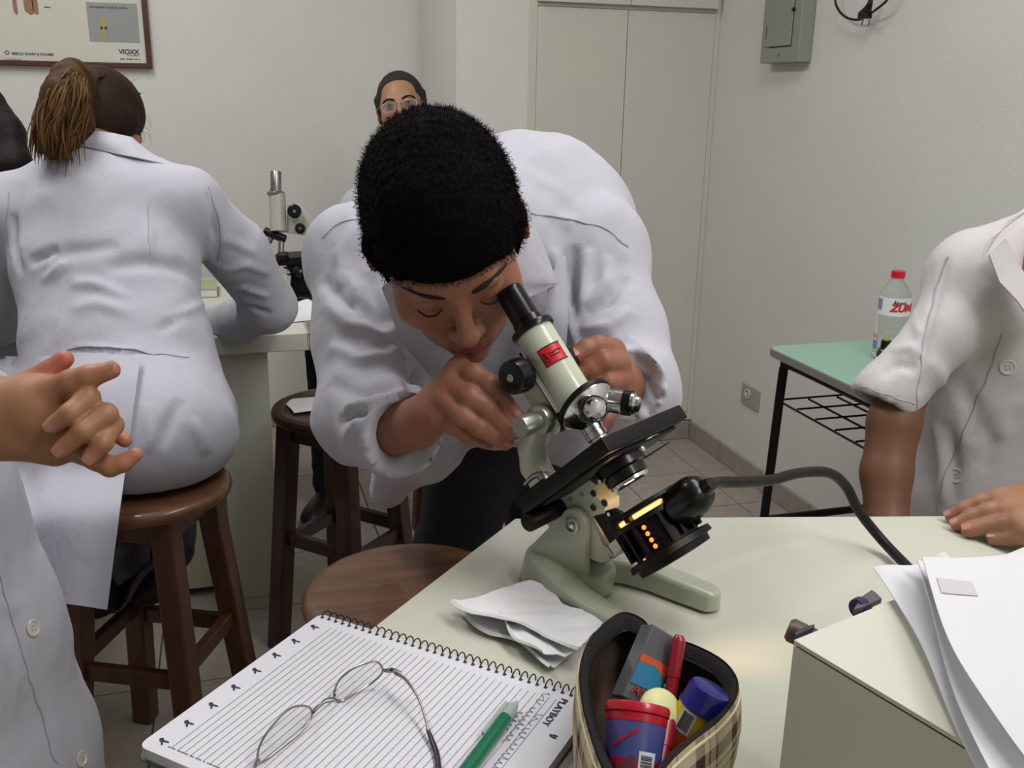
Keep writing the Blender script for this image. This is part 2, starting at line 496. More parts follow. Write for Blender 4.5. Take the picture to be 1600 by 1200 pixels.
# ------------------------------------------------------------------ room shell
XR, YB, YW, XC, CH = 1.8265, 3.4827, 4.04, 0.806, 2.85
XL, YF = -2.6, -1.7
fl = struct(MB().box((XL, YF, -.06), (XR, YW, -.004)).build('floor', M['grout']))
tproto = None
for i in range(11):
    for j in range(11):
        x1 = XR-.146-.32*(i-1); y0 = 3.12-.32*(j-2)
        x0 = x1-.32; y1 = y0+.32
        lo = (max(x0+.002, XL), y0+.002, -.02); hi = (min(x1-.002, XR-.001), min(y1-.002, YW-.001), 0)
        if hi[0]-lo[0] < .02 or hi[1]-lo[1] < .02: continue
        if hi[0]-lo[0] > .3 and hi[1]-lo[1] > .3 and tproto is not None:
            c = tproto.copy(); COL.objects.link(c); c.location = ((lo[0]+hi[0])/2, (lo[1]+hi[1])/2, 0)
        elif hi[0]-lo[0] > .3 and hi[1]-lo[1] > .3:
            tproto = MB().box((-.158, -.158, -.02), (.158, .158, 0), .0012).build('tile', M['tile'], fl)
            tproto.location = ((lo[0]+hi[0])/2, (lo[1]+hi[1])/2, 0)
        else: MB().box(lo, hi, .0012).build('tile', M['tile'], fl)
o = mk('tile_field', [(XL, YF, -.001), (XR, YF, -.001), (XR, .56, -.001), (XL, .56, -.001)], [(0, 1, 2, 3)], M['tile'], fl)
struct(MB().box((XR, YF, 0), (XR+.12, YW+.1, CH)).build('wall_right', M['wall']))
struct(MB().box((XL, YW, 0), (XR, YW+.12, CH)).build('wall_back', M['wall']))
struct(MB().box((XL-.12, YF, 0), (XL, YW, CH)).build('wall_left', M['wall']))
struct(MB().box((XL, YF-.12, 0), (XR, YF, CH)).build('wall_front', M['wall']))
struct(MB().box((XL, YF, CH), (XR, YW, CH+.1)).build('ceiling', M['ceiling']))
# plastered pillar beside the built-in cupboard, with a slanted corner
X0c = ony(825, 100, YB)[0]
pl = [(XC, YB, 0), (X0c, YB, 0), (X0c, YW, 0), (XC-.012, YW, 0), (XC-.012, YB+.16, 0)]
struct(MB().prism(pl, (0, 0, 1), CH).build('wall_pillar', M['column']))
# skirting: tiles set against the wall foot
bs = struct(MB().box((XR-.006, 1.0, 0), (XR, YB, .074)).build('baseboard_right', M['grout']))
y = YB-.008
k = 0
while y > 1.1:
    y2 = y-(.262 if k == 0 else .32)
    MB().box((XR-.013, y2+.002, .002), (XR-.002, y-.001, .078), .0015).build('tile', M['skirting'], bs); y = y2; k += 1
bb = struct(MB().box((XC, YB-.006, 0), (XR-.013, YB, .074)).build('baseboard_back', M['grout']))
x = XR-.014
while x > XC+.02:
    x2 = max(x-.32, XC)
    MB().box((x2+.002, YB-.013, .002), (x-.001, YB-.002, .078), .0015).build('tile', M['skirting'], bb); x = x2
bl = struct(MB().box((XL, YW-.006, 0), (XC-.02, YW, .074)).build('baseboard_left', M['grout']))
x = XC-.02
while x > -.9:
    MB().box((x-.318, YW-.013, .002), (x-.001, YW-.002, .078), .0015).build('tile', M['skirting'], bl); x -= .32

# ------------------------------------------------------------------ built-in cupboard
t = thing('cupboard', 'tall pale cream built-in cupboard filling the corner beside the right wall', 'cupboard', ((X0c+XR)/2, YB, 0))
f = MB()
xa, xb, xm = X0c, XR-.001, ony(978, 100, YB)[0]
da, db = ony(838, 100, YB)[0], XR-.022
zt = 1.702
f.box((xa, YB-.001, .08), (da, YB+.5, CH-.002)); f.box((db, YB+.001, .08), (xb, YB+.5, CH-.002))
f.box((da, YB+.003, zt-.012), (db, YB+.5, zt+.004)); f.box((da, YB+.003, .08), (db, YB+.5, .115))
f.box((da, YB+.02, .1), (db, YB+.5, CH-.002))
f.build('carcass', M['cupboard'], t)
for (a, b) in ((da, xm), (xm, db)):
    d = MB().box((a+.0012, YB-.001, .118), (b-.0012, YB+.02, zt-.014), .0015).build('door', M['cupboard'], t)
    MB().box((a+.0012, YB-.022, zt+.001), (b-.0012, YB+.0, CH-.04), .0015).build('upper_door', M['cupboard'], t)
    if b == db:
        hx = xm+.045
        MB().tube([(hx-.014, YB, .935), (hx, YB-.026, .935), (hx+.002, YB-.03, .915), (hx+.002, YB-.03, .80), (hx, YB-.026, .785), (hx-.014, YB, .785)], .0055, 8).build('handle', M['black'], d, True)

# ------------------------------------------------------------------ framed chart on the left part of the back wall
M['frame'] = mat('frame_wood', (80, 46, 36), .5, var=.2, vscale=6, stretch=(3, 3, 14))
M['chart'] = mat('chart_paper', (208, 207, 195), .22, var=.03, vscale=7, spec=.6, coat=.4)
M['chartgrey'] = mat('chart_grey', (150, 152, 152), .35)
M['navy'] = mat('navy_ink', (42, 40, 100), .6)
M['bone'] = mat('bone_print', (170, 158, 84), .5)
M['bone2'] = mat('knee_print', (150, 110, 84), .5)
t = thing('framed_chart', 'brown framed medical chart hanging on the wall above the ponytail', 'poster', (-.5, YW, 1.46))
fx0, fx1, fz0, fz1 = -.975, -.2385, 1.455, 2.0
fr = MB(); w = .019
for a, b in (((fx0, fz0), (fx1, fz0+w)), ((fx0, fz1-w), (fx1, fz1)), ((fx0, fz0+w), (fx0+w, fz1-w)), ((fx1-w, fz0+w), (fx1, fz1-w))):
    fr.box((a[0], YW-.028, a[1]), (b[0], YW-.001, b[1]), .003)
fr.build('frame', M['frame'], t)
MB().box((fx0+.01, YW-.014, fz0+.01), (fx1-.01, YW-.004, fz1-.01)).build('chart_sheet', M['chart'], t)
yp = YW-.0143
def wq(px, py): q = ony(px, py, yp); return q
def dashes(par, p, length, h, seed):
    r = np.random.default_rng(seed); m = MB(); x = 0.0
    while x < length:
        w = h*(.4+.9*r.random()); m.box((p[0]+x, p[1]-.0012, p[2]-h/2), (p[0]+x+w, p[1]-.0004, p[2]+h/2)); x += w+h*.35+(h*1.2 if r.random() < .2 else 0)
    m.build('small_print', M['ink'], par)
def quad(name, p0, p1, m, par, dy=0.0):
    a, b = wq(*p0), wq(*p1)
    MB().box((a[0], yp-.0006-dy, b[2]), (b[0], yp-dy, a[2])).build(name, m, par)
quad('grey_panel', (134, 3), (219, 67), M['chartgrey'], t)
EX, EZ = (1, 0, 0), (0, 0, 1)
font_obj('caption', 'Artroplastia Total do Joelho', .0115, M['ink'], t, wq(139, 12)-np.array([0, .001, 0]), EX, EZ, bold=.0001)
a = wq(162, 42)
P = [a+np.array([dx, -.0012, dz]) for dx, dz in ((0, .048), (.008, .022), (.0125, .0), (.009, -.02), (.003, -.05), (-.003, -.05), (-.008, -.02), (-.011, .0), (-.006, .022))]
MB().prism(P, (0, -1, 0), .0006).build('knee_picture', M['bone'], t)
for s_ in (-1, 1): MB().ball(a+np.array([.0072*s_, -.0018, -.004]), .0045, .0006, .006).build('joint_print', M['navy'], t)
a = wq(11, 82); h = .006
MB().tube([a+np.array([h*c, -.001, h*s2]) for c, s2 in ((1.3, 0), (0, 1), (-1.3, 0), (0, -1))], .0012, 6, True, 2).build('emblem', M['ink'], t)
font_obj('maker_name', 'MERCK SHARP & DOHME', .0125, M['ink'], t, wq(18.5, 85.5)+np.array([.0, -.001, 0]), EX, EZ, bold=.0001, space=.98)
dashes(t, wq(8, 92), .055, .0016, 3)
font_obj('drug_name', 'VIOXX', .0235, M['navy'], t, wq(186, 84)+np.array([0, -.001, 0]), EX, EZ, bold=.0005, space=.95)
dashes(t, wq(199, 86.5), .040, .0024, 4)
dashes(t, wq(188, 92), .068, .0036, 5)
dashes(t, wq(69, 11), .02, .004, 6)
for (px_, w_) in ((24, .009), (44, .02), (55, .012)):
    a = wq(px_, 21)
    MB().prism([a+np.array([dx*w_, -.001, dz]) for dx, dz in ((-.7, .12), (.9, .12), (1.0, .0), (.3, -.004), (-.5, .01))], (0, -1, 0), .0006).build('leg_picture', M['bone2'], t)

# ------------------------------------------------------------------ switch box on the right wall
M['box'] = mat('box_metal', (142, 148, 134), .45, metal=.15)
t = thing('switch_box', 'grey green metal fuse box on the right wall', 'fuse box', (XR, 2.97, 1.5))
y0, y1 = 2.852, 3.085
MB().box((XR-.05, y0, 1.5), (XR-.001, y1, 2.15), .003).build('body', M['box'], t)
yd0, yd1 = 2.898, 3.062
MB().box((XR-.054, yd0, 1.552), (XR-.0485, yd1, 2.1), .0015).build('door', M['box'], t)
g = MB(); g.box((XR-.0515, yd0-.003, 1.548), (XR-.0500, yd0, 2.1)); g.box((XR-.0515, yd0, 1.548), (XR-.05, yd1-.03, 1.552)); g.build('door_gap', M['ink'], t)
MB().cyl((XR-.05, yd0-.002, 1.66), (XR-.058, yd0-.002, 1.66), .0055).build('latch', M['black'], t)
MB().cyl((XR-.05, 2.968, 1.523), (XR-.053, 2.968, 1.523), .005, 12).build('screw', M['steel'], t)
for z in (1.585, 1.71): MB().box((XR-.0546, yd1-.014, z), (XR-.054, yd1-.010, z+.035)).box((XR-.0546, yd1-.016, z-.006), (XR-.054, yd1-.008, z-.002)).build('label_print', M['ink'], t)
# ------------------------------------------------------------------ outlet
M['plate'] = mat('outlet_plate', (158, 156, 146), .45); M['cream'] = mat('cream_plastic', (200, 196, 172), .4)
t = thing('wall_outlet', 'grey wall outlet plate low on the right wall', 'outlet', (XR, 3.02, .28))
MB().box((XR-.009, 2.962, .283), (XR-.001, 3.084, .362), .003).build('plate', M['plate'], t)
MB().lathe((XR-.009, 3.035, .330), (-1, 0, 0), [(0, .019), (.004, .018), (.004, .014), (.001, .013)], 24).build('socket', M['cream'], t)
MB().cyl((XR-.0095, 3.035, .338), (XR-.0115, 3.035, .338), .003, 10).cyl((XR-.0095, 3.035, .322), (XR-.0115, 3.035, .322), .003, 10).build('hole', M['ink'], t)
# ------------------------------------------------------------------ plug hanging on its cord
t = thing('hanging_plug', 'black two-pin plug dangling from a looped cord on the right wall', 'plug', onx(1355, 24, XR-.03))
xp = XR-.03
def xw_(px, py, d=0): return onx(px, py, xp-d)
MB().tube([xw_(1313, -22), xw_(1305, 0), xw_(1312, 18), xw_(1324, 28), xw_(1340, 31), xw_(1353, 26), xw_(1370, 14, .012), xw_(1386, 0, .01), xw_(1398, -22)], .0036, 8).build('cord', M['rubber'], t, True)
a, b = xw_(1352, 26, .008), xw_(1362, -4, .008)
MB().tube([xw_(1351, 29, .008), xw_(1352, 22, .008), xw_(1356, 13, .008), xw_(1360, 2, .008), xw_(1362, -24, .004)], [.019, .02, .011, .007, .0035], 12, flat=.55).build('plug_body', M['rubber'], t, True)
MB().cyl(xw_(1349, 29, .008), xw_(1346, 39, .008), .0027, 8).build('pin', M['steel'], t, True)
MB().cyl(xw_(1359, 30, .008), xw_(1356.5, 41, .008), .0027, 8).build('pin', M['steel'], t, True)

# ------------------------------------------------------------------ bench in the background (left)
t = thing('lab_bench', 'pale laminate bench along the back wall, with the rear microscope on it', 'bench', (-.7, 3.2, 0))
BZ = .776
MB().box((-1.9, 2.5, BZ-.048), (.178, 3.35, BZ), .003).build('worktop', M['bench'], t)
MB().box((.178, 2.5, BZ-.048), (.182, 3.35, BZ), .001).build('edge_band', M['benchbase'], t)
MB().box((-1.8, 2.585, .03), (.03, 3.25, BZ-.048)).build('base', M['benchbase'], t)
MB().box((-.055, 2.545, .0), (.075, 3.2, BZ-.048), .002).build('side_panel', M['bench'], t)
MB().box((-1.78, 2.62, 0), (.0, 3.2, .03)).build('plinth', M['edge'], t)

# ------------------------------------------------------------------ near table
e1 = nrm([.973, -.23, 0]); C0 = np.array([.3032, 1.0004, TZ]); C1 = np.array([.1101, .8050, TZ]); e2 = nrm(C1-C0)
pA = C0; pB = C0+e1*1.25; pC = pB+nrm([-.23, -.973, 0])*.80; pE = C0+e2*.86; pD = pE+e1*.35
t = thing('near_table', 'large pale cream table in the foreground holding the microscope', 'table', (.6, .6, 0))
MB().prism([p-np.array([0, 0, .03]) for p in (pA, pB, pC, pD, pE)], (0, 0, 1), .03, .0015).build('tabletop', M['table'], t)
MB().prism([p-np.array([0, 0, .0325]) for p in (pA+e1*.004, pB, pC, pD, pE+e1*.004)], (0, 0, 1), .0025).build('underlay', M['edge'], t)
cen = sum((pA, pB, pC, pD, pE))/5
for p in (pA, pB, pC, pE):
    q = p+(cen-p)*.14
    MB().box((q[0]-.022, q[1]-.022, 0), (q[0]+.022, q[1]+.022, TZ-.0325), .002).build('leg', M['blackpaint'], t)

# ------------------------------------------------------------------ stools
def stool(label, c, rot, hgt, r=.165, mw='wood', ms='seatwood', rim=False, group='round wooden lab stools', sp=.19):
    t = thing('wooden_stool', label, 'stool', (c[0], c[1], 0), group)
    s = MB(); th = .03
    if rim:
        s.lathe((c[0], c[1], hgt-th), (0, 0, 1), [(0, r-.012), (.004, r-.004), (.015, r), (.026, r-.004), (.030, r-.012), (.030, r-.03), (.022, r-.036), (.021, .01)], 56)
    else:
        s.lathe((c[0], c[1], hgt-th), (0, 0, 1), [(0, r-.014), (.004, r-.004), (.014, r), (.022, r-.002), (.028, r-.009), (.030, r-.02), (.029, r-.06), (.028, .01)], 56)
    s.build('seat', M[ms], t, True)
    R = lambda a, rad, z: np.array([c[0]+math.cos(a)*rad, c[1]+math.sin(a)*rad, z])
    A = [rot+PI/4+k*PI/2 for k in range(4)]
    rt, rb = .12, sp
    for a in A:
        MB().beam(R(a, rt, hgt-th), R(a, rb, 0), .044, .044, .005, up=(math.cos(a+PI/4), math.sin(a+PI/4), 0)).build('leg', M[mw], t)
    pos = lambda a, z: R(a, rb+(rt-rb)*z/(hgt-th), z)
    for k in range(4):
        z = .29 if k % 2 == 0 else .31
        MB().beam(pos(A[k], z), pos(A[(k+1) % 4], z), .02, .034, .003).build('footrest_bar', M[mw], t)
        z = hgt-th-.028
        MB().beam(pos(A[k], z), pos(A[(k+1) % 4], z), .018, .05, .002).build('apron', M[mw], t)
    return t
stool('round brown wooden stool the woman with the ponytail sits on', (-.192, 1.86), -.44, .65)
stool('dark wooden stool with a white cloth on its rimmed seat', (.228, 2.27), .785, .648, .162, 'darkwood', 'darkwood', True, sp=.175)
stool('empty round wooden stool tucked against the near table corner', (.235, 1.325), .6, .645, .168)
stool('light brown wooden stool behind the bending man, mostly hidden', (.66, 3.02), .1, .62)

# white cloth on the rimmed stool
def clothfn(u, v):
    a = onz(450, 628, .633); 
    p = np.array([.120, 2.235, 0])+np.array([.19, .02, 0])*u+np.array([-.02, .11, 0])*v
    return (p[0], p[1], .6435+.002*math.sin(7*u+3*v)*math.sin(5*v+1)+.002*(1-u))
o = MB().grid(clothfn, 16, 12, .0015).build('cloth', M['white'], None, True); tag(o, 'white cloth lying on the seat of the dark stool', 'cloth')

# ------------------------------------------------------------------ student desk by the right wall
t = thing('student_desk', 'green topped student desk with black tube legs by the right wall', 'desk', (1.58, 1.93, 0))
DZ = .74
dx0, dx1, dy0, dy1, dz = 1.379, 1.80, 1.62, 2.235, .74
def rrect(x0, y0, x1, y1, r, z, n=5):
    P = []
    for (cx, cy, a0) in ((x1-r, y1-r, 0), (x0+r, y1-r, PI/2), (x0+r, y0+r, PI), (x1-r, y0+r, 1.5*PI)):
        for i in range(n+1): a = a0+PI/2*i/n; P.append((cx+r*math.cos(a), cy+r*math.sin(a), z))
    return P
MB().prism(rrect(dx0, dy0, dx1, dy1, .035, dz-.021), (0, 0, 1), .019, .003).build('desktop_edge', M['greyedge'], t)
MB().prism(rrect(dx0+.004, dy0+.004, dx1-.004, dy1-.004, .032, dz-.002), (0, 0, 1), .002).build('desktop', M['green'], t)
lx, ly0, ly1 = dx0+.03, dy0+.055, dy1-.05
for xx in (lx, dx1-.04):
    MB().tube([(xx, ly1+.03, 0), (xx, ly1+.012, .4), (xx, ly1, dz-.09), (xx, ly1-.008, dz-.045), (xx, ly1-.05, dz-.033), (xx, ly0+.05, dz-.033), (xx, ly0+.008, dz-.045), (xx, ly0, dz-.09), (xx, ly0-.012, .4), (xx, ly0-.03, 0)], .0125, 10).build('leg_frame', M['blackpaint'], t, True)
MB().cyl((lx, ly1+.02, .235), (dx1-.04, ly1+.02, .235), .011, 10).build('crossbar', M['blackpaint'], t, True)
MB().cyl((lx, ly0-.02, .235), (dx1-.04, ly0-.02, .235), .011, 10).build('crossbar', M['blackpaint'], t, True)
rk = MB(); rz = .60
for yy in np.linspace(ly0, ly1, 7): rk.cyl((lx, yy, rz), (dx1-.04, yy, rz), .003, 6)
for xx in (lx, lx+.09, lx+.18, lx+.27, dx1-.04): rk.cyl((xx, ly0, rz-.005), (xx, ly1, rz-.005), .003, 6)
rk.build('wire_rack', M['blackpaint'], t, True)
# ------------------------------------------------------------------ near microscope
M['enamel'] = mat('grey_green_enamel', (168, 173, 155), .32, coat=.3, bump=.02, bscale=120)
M['enamel2'] = mat('pale_enamel', (196, 200, 180), .28, coat=.4)
M['satin'] = mat('satin_metal', (170, 172, 160), .32, metal=.7)
M['bakelite'] = mat('black_bakelite', (8, 8, 9), .28, coat=.15, spec=.35)
M['blackmetal'] = mat('black_enamel', (9, 8, 10), .45, bump=.06, bscale=300, spec=.3)
M['redlabel'] = mat('red_sticker', (205, 30, 38), .4)
M['lamp'] = mat('glowing_bulb', (255, 180, 90), .5, emit=(255, 160, 70), estr=7)
M['glow'] = mat('hot_lamp_slit', (255, 150, 60), .5, emit=(255, 130, 45), estr=2.2)
M['whiteplate'] = mat('white_enamel', (222, 222, 214), .35)
Xh = np.array([math.cos(YAW), -math.sin(YAW), 0]); Yh = np.array([math.sin(YAW), math.cos(YAW), 0])
Fm = nrm(.76*Xh-.65*Yh); Z3 = np.array([0, 0, 1.]); Sm = -np.cross(Z3, Fm)
if (Sm @ Xh) > 0: Sm = -Sm
Mo = onz(928, 924, TZ); th = math.radians(43)
Am = -Fm*math.sin(th)+Z3*math.cos(th); Bm = Fm*math.cos(th)+Z3*math.sin(th)
Cs = onplane(948, 703, Mo, Sm)
def G(f, s, h): return Mo+Fm*f+Sm*s+Z3*h                 # table frame
def T(a, b, s=0.0): return Cs+Am*a+Bm*b+Sm*s             # tilted frame on the optical axis
ms = thing('microscope', 'grey green microscope with red sticker and lit lamp on the near table', 'microscope', Mo)
# base: horseshoe
outl = []
def arc(cf, cs, r, a0, a1, n):
    for k in range(n+1):
        a = math.radians(a0+(a1-a0)*k/n); outl.append((cf+r*math.cos(a), cs+r*math.sin(a)))
arc(-.038, 0, .046, 100, 260, 16)
outl += [(-.010, -.056), (.03, -.063), (.07, -.064)]
arc(.099, -.0485, .0155, -90, 60, 8)
outl += [(.075, -.0335), (.045, -.033), (.015, -.028)]
arc(-.004, 0, .022, -68, 68, 10)
outl += [(.018, .030), (.045, .036), (.075, .040)]
arc(.094, .054, .0155, -60, 90, 8)
outl += [(.065, .069), (.03, .066), (-.010, .058)]
P_ = []
for f, s_ in outl: P_.append(G(f, s_, .0035))
bm = bmesh.new()
lowr = [bm.verts.new(p) for p in P_]
topv = []
for f, s_ in outl:
    q = np.array([f, s_]); hh = .027-.05*max(f, 0)**1.0*.9*(.1/.1)+(.004 if f < -.02 else 0)
    c = np.array([-.03, 0.]) if f < -.0 else np.array([f, -.0485-.0 if s_ < 0 else .053])
    q = q+(c-q)*(.10 if f < 0 else .16)
    topv.append(bm.verts.new(G(q[0], q[1], hh)))
n_ = len(P_)
bm.faces.new(lowr[::-1]); bm.faces.new(topv)
for i in range(n_): bm.faces.new((lowr[i], lowr[(i+1) % n_], topv[(i+1) % n_], topv[i]))
bmesh.ops.recalc_face_normals(bm, faces=bm.faces[:])
ed = [e_ for e_ in bm.edges if e_.verts[0] in topv and e_.verts[1] in topv]
bmesh.ops.bevel(bm, geom=ed, offset=.0055, segments=4, profile=.55, affect='EDGES')
bmesh.ops.triangulate(bm, faces=[f for f in bm.faces if len(f.verts) > 8])
bm.verts.index_update()
mbx = MB().add([np.array(v.co) for v in bm.verts], [[v.index for v in f.verts] for f in bm.faces]); bm.free()
mbx.build('base', M['enamel'], ms, True)
for (f, s) in ((.1, -.050), (.093, .050), (-.06, 0)):
    MB().cyl(G(f, s, 0), G(f, s, .004), .0095, 20).build('rubber_foot', M['rubber'], ms, True)
# two cheeks that hold the hinge
PV = onplane(895, 820, Mo+Sm*.022, Sm)-Sm*.022
pf, ph = (PV-Mo) @ Fm, (PV-Mo)[2]
for sg in (1, -1):
    pts = []
    for k in range(13):
        a = -PI*.06+PI*1.0*k/12; pts.append(PV+Fm*.0155*math.cos(a)+Z3*.0165*math.sin(a))
    pts += [G(-.062, 0, .042), G(-.07, 0, .016), G(pf+.017, 0, .016)]
    MB().prism([p+Sm*(.013 if sg > 0 else -.022) for p in pts], Sm, .009, .0012).build('hinge_cheek', M['enamel'], ms, True)
MB().lathe(PV+Sm*.022, Sm, [(0, .0085), (.003, .0085), (.0035, .0065), (.001, .006)], 28).build('hinge_bolt', M['satin'], ms, True)
MB().lathe(PV+Sm*.0225, Sm, [(0, .0035), (.003, .0035), (.0035, .0025)], 6).build('bolt_head', M['chrome'], ms, True)
MB().lathe(PV-Sm*.022, -Sm, [(0, .0085), (.003, .0085), (.0035, .0065)], 28).build('hinge_bolt', M['satin'], ms, True)
q0 = G(-.052, .034, .0255)
MB().frame(G(-.038, .0226, .026), Fm, nrm(Z3), Sm, .014, .004, .0004).build('name_tag', M['cream'], ms)
font_obj('tag_print', 'MADE IN CHINA', .0035, M['ink'], ms, G(-.05, .0232, .0248), Fm, Z3) if False else None
# limb: hinge block, curved arm
def TF(px, py, s=0.0):
    """position on the microscope's own middle plane (offset s) under a photograph point"""
    return onplane(px, py, Mo+Sm*s, Sm)
blk = [TF(*p) for p in ((855, 792), (880, 770), (930, 742), (943, 752), (935, 765), (957, 781), (957, 797), (930, 800), (968, 868), (950, 874), (884, 846))]
MB().prism([p-Sm*.0125 for p in blk], Sm, .025, .0015).build('limb_block', M['enamel2'], ms, True)
for p in ((928, 771), (945, 786), (928, 793)):
    c = TF(*p); c = onplane(p[0], p[1], Mo+Sm*.0127, Sm)
    MB().lathe(c-Sm*.0002, Sm, [(0, .0034), (.0007, .0036), (.0008, .0001)], 18).build('screw_hole', M['black'], ms, True)
    MB().lathe(c+Sm*.0002, Sm, [(0, .0042), (.0006, .0042), (.0007, .0034)], 18, False).build('hole_rim', M['satin'], ms, True)
for p in ((892, 780), (909, 773)):
    c = onplane(p[0], p[1], Mo+Sm*.0127, Sm); MB().cyl(c, c+Sm*.0012, .0022, 10).build('screw', M['satin'], ms, True)
a_ = Sdf()
apx = [(880, 772), (853, 758), (836, 728), (832, 700), (840, 672), (858, 650), (868, 632)]
apts = [TF(*p) for p in apx]
a_.chain(apts, [.0125, .0140, .0140, .0135, .0135, .0135, .0115], k=.006)
a_.chain([p+Sm*.006 for p in apts], [.009, .0105, .0105, .010, .010, .010, .009], k=.004)
a_.chain([p-Sm*.006 for p in apts], [.009, .0105, .0105, .010, .010, .010, .009], k=.004)
V, Q = a_.mesh(.0025, smooth=2)
mk('arm', V, Q, M['enamel2'], ms, True)
# rack housing behind the tube and the white rack strip
R_t, R_b = .126, .048
MB().frame(T((R_t+R_b)/2-.010, -.0325, 0), Am, Bm, Sm, (R_t-R_b)/2-.008, .0125, .0125, .003).build('rack_housing', M['enamel2'], ms, True)
rk0, rk1 = onplane(820, 560, Mo+Sm*.0165, Sm), onplane(873, 644, Mo+Sm*.0165, Sm)
MB().beam(rk0, rk1, .0050, .0022, .0006, up=ray(850, 600)).build('rack_strip', M['whiteplate'], ms)
MB().beam(rk0+Bm*.0042, rk1+Bm*.0042, .0012, .0020, 0, up=ray(850, 600)).build('rack_edge', M['black'], ms)
MB().frame(T((R_t+R_b)/2, -.0178, .0145), Am, Bm, Sm, (R_t-R_b)/2+.001, .0006, .0012).build('rack_slot', M['black'], ms, True)
MB().lathe(T(.048, -.029, .004), Sm, [(0, .009), (.012, .009), (.013, .007)], 20).build('stop_boss', M['satin'], ms, True)
# tube and eyepiece
MB().lathe(T(.049, 0), Am, [(0, .0195), (.088, .0195), (.090, .0188)], 56).build('tube', M['enamel2'], ms, True)
MB().lathe(T(.137, 0), Am, [(0, .0185), (.0005, .0225), (.0035, .0232), (.0065, .0222), (.008, .0165), (.015, .0155), (.016, .0150)], 48).build('tube_collar', M['bakelite'], ms, True)
MB().lathe(T(.150, 0), Am, [(0, .0148), (.035, .0146), (.0375, .0142), (.0385, .0132), (.0385, .008), (.036, .007)], 48).build('eyepiece', M['bakelite'], ms, True)
MB().lathe(T(.186, 0), Am, [(0, .0072), (.0006, .0068), (.0009, .0001)], 24, False).build('eye_lens', mat('lens_glass', (40, 44, 52), .05, coat=1), ms, True)
# red sticker wrapped on the tube, with a dark mark
def wrap(a0, a1, w0, w1, r=.01985):
    def fn(u, v):
        w = w0+(w1-w0)*u; d = Sm*math.cos(w)+Bm*math.sin(w); return T(a0+(a1-a0)*v, 0)+d*r
    return fn
MB().grid(wrap(.096, .114, .30, 1.55), 16, 2, .0004).build('red_sticker', M['redlabel'], ms, True)
mb = MB()
def wp(w, a): return T(a, 0)+(Sm*math.cos(w)+Bm*math.sin(w))*.0203
for pl_ in ([(.42, .100), (.50, .110), (.60, .101)], [(.45, .104), (.60, .104)], [(.40, .099), (.64, .099)], [(.72, .107), (.95, .106), (1.2, .107), (1.42, .106)], [(.75, .1035), (1.0, .103), (1.25, .1032)]):
    mb.tube([wp(*p) for p in pl_], .0006, 5, sub=4)
mb.build('sticker_print', mat('sticker_ink', (90, 12, 20), .5), ms)
MB().tube([wp(w, a) for w, a in ((.30, .096), (.31, .114))], .0005, 5, sub=3).tube([wp(w, .0958) for w in np.linspace(.3, 1.55, 9)], .0005, 5).tube([wp(w, .1142) for w in np.linspace(.3, 1.55, 9)], .0005, 5).build('sticker_edge', M['black'], ms)
# nosepiece: angled disc with three objectives
ND = nrm(Am*-.93+Bm*.34+Sm*.10); NC = T(.050, .006)
MB().lathe(NC-ND*.002, ND, [(0, .026), (.001, .0305), (.004, .0312), (.006, .0305), (.0065, .029)], 56).build('nosepiece_ring', M['blackmetal'], ms, True)
MB().lathe(NC+ND*.004, ND, [(0, .0295), (.002, .0298), (.004, .0285), (.010, .024), (.016, .017), (.0185, .010), (.019, .001)], 56).build('nosepiece', M['chrome'], ms, True)
def objective(p0, d, L, r, band, tip, label=None):
    d = nrm(d)
    o = MB().lathe(p0, d, [(0, r), (L*.32, r), (L*.33, r*.93), (L*.35, r*.93), (L*.36, r), (L*.6, r), (L*.61, r*.9), (L*.63, r*.9), (L*.64, r), (L*.78, r), (L*.80, r*.9)], 36).build('objective', M['chrome'], ms, True)
    if band: MB().lathe(p0+d*L*.58, d, [(0, r*1.06), (L*.22, r*1.06)], 36).build('black_band', M['bakelite'], o, True)
    MB().lathe(p0+d*L*.79, d, tip, 32).build('objective_tip', M['chrome'], o, True)
k_ = .0105
objective(T(.046, -.001, 0), -Am, .040, .0112, False, [(0, .0092), (.004, .0088), (.006, .006), (.014, .0045), (.018, .003), (.0182, .001)])
p0 = onplane(952, 612, T(0, 0, -.01), Sm); p1 = onplane(1000, 632, T(0, 0, -.025), Sm)
p0 = NC+ND*.006+(Bm*.010-Sm*.012)
objective(p0, (p1-p0), float(np.linalg.norm(p1-p0))*.98, .0118, True, [(0, .0108), (.003, .0104), (.005, .008), (.008, .0075), (.009, .005), (.0095, .001)])
p1 = onplane(934, 640, T(0, 0, .040), Sm)
p0 = NC+ND*.006+(Bm*.006+Sm*.012)
objective(p0, (p1-p0), float(np.linalg.norm(p1-p0))*.95, .0120, True, [(0, .0112), (.004, .0112), (.007, .010), (.010, .008), (.011, .0035), (.0112, .001)])
# knobs
def knob(px, py, s0, s1, prof, m, name):
    """turned part whose outer face centre lies under px,py at side offset s1"""
    c = onplane(px, py, Mo+Sm*s1, Sm); c = c-Sm*(s1-s0)
    return MB().lathe(c, Sm, prof, 40).build(name, m, ms, True)
ck = knob(797, 591, .026, .046, [(0, .0155), (.001, .0172), (.005, .0178), (.010, .0178), (.0185, .0165), (.0198, .0145), (.020, .005), (.0185, .0045), (.0185, .0001)], M['bakelite'], 'focus_knob')
c = onplane(797, 591, Mo+Sm*.046, Sm)
MB().lathe(c-Sm*.001, Sm, [(0, .0042), (.0012, .0040), (.0015, .003), (.0006, .0026)], 20).build('knob_screw', M['satin'], ck, True)
MB().cyl(c-Sm*.046, c-Sm*.018, .007, 24).build('focus_shaft', M['satin'], ms, True)
c0 = onplane(797, 591, Mo+Sm*.046, Sm)-Sm*.092
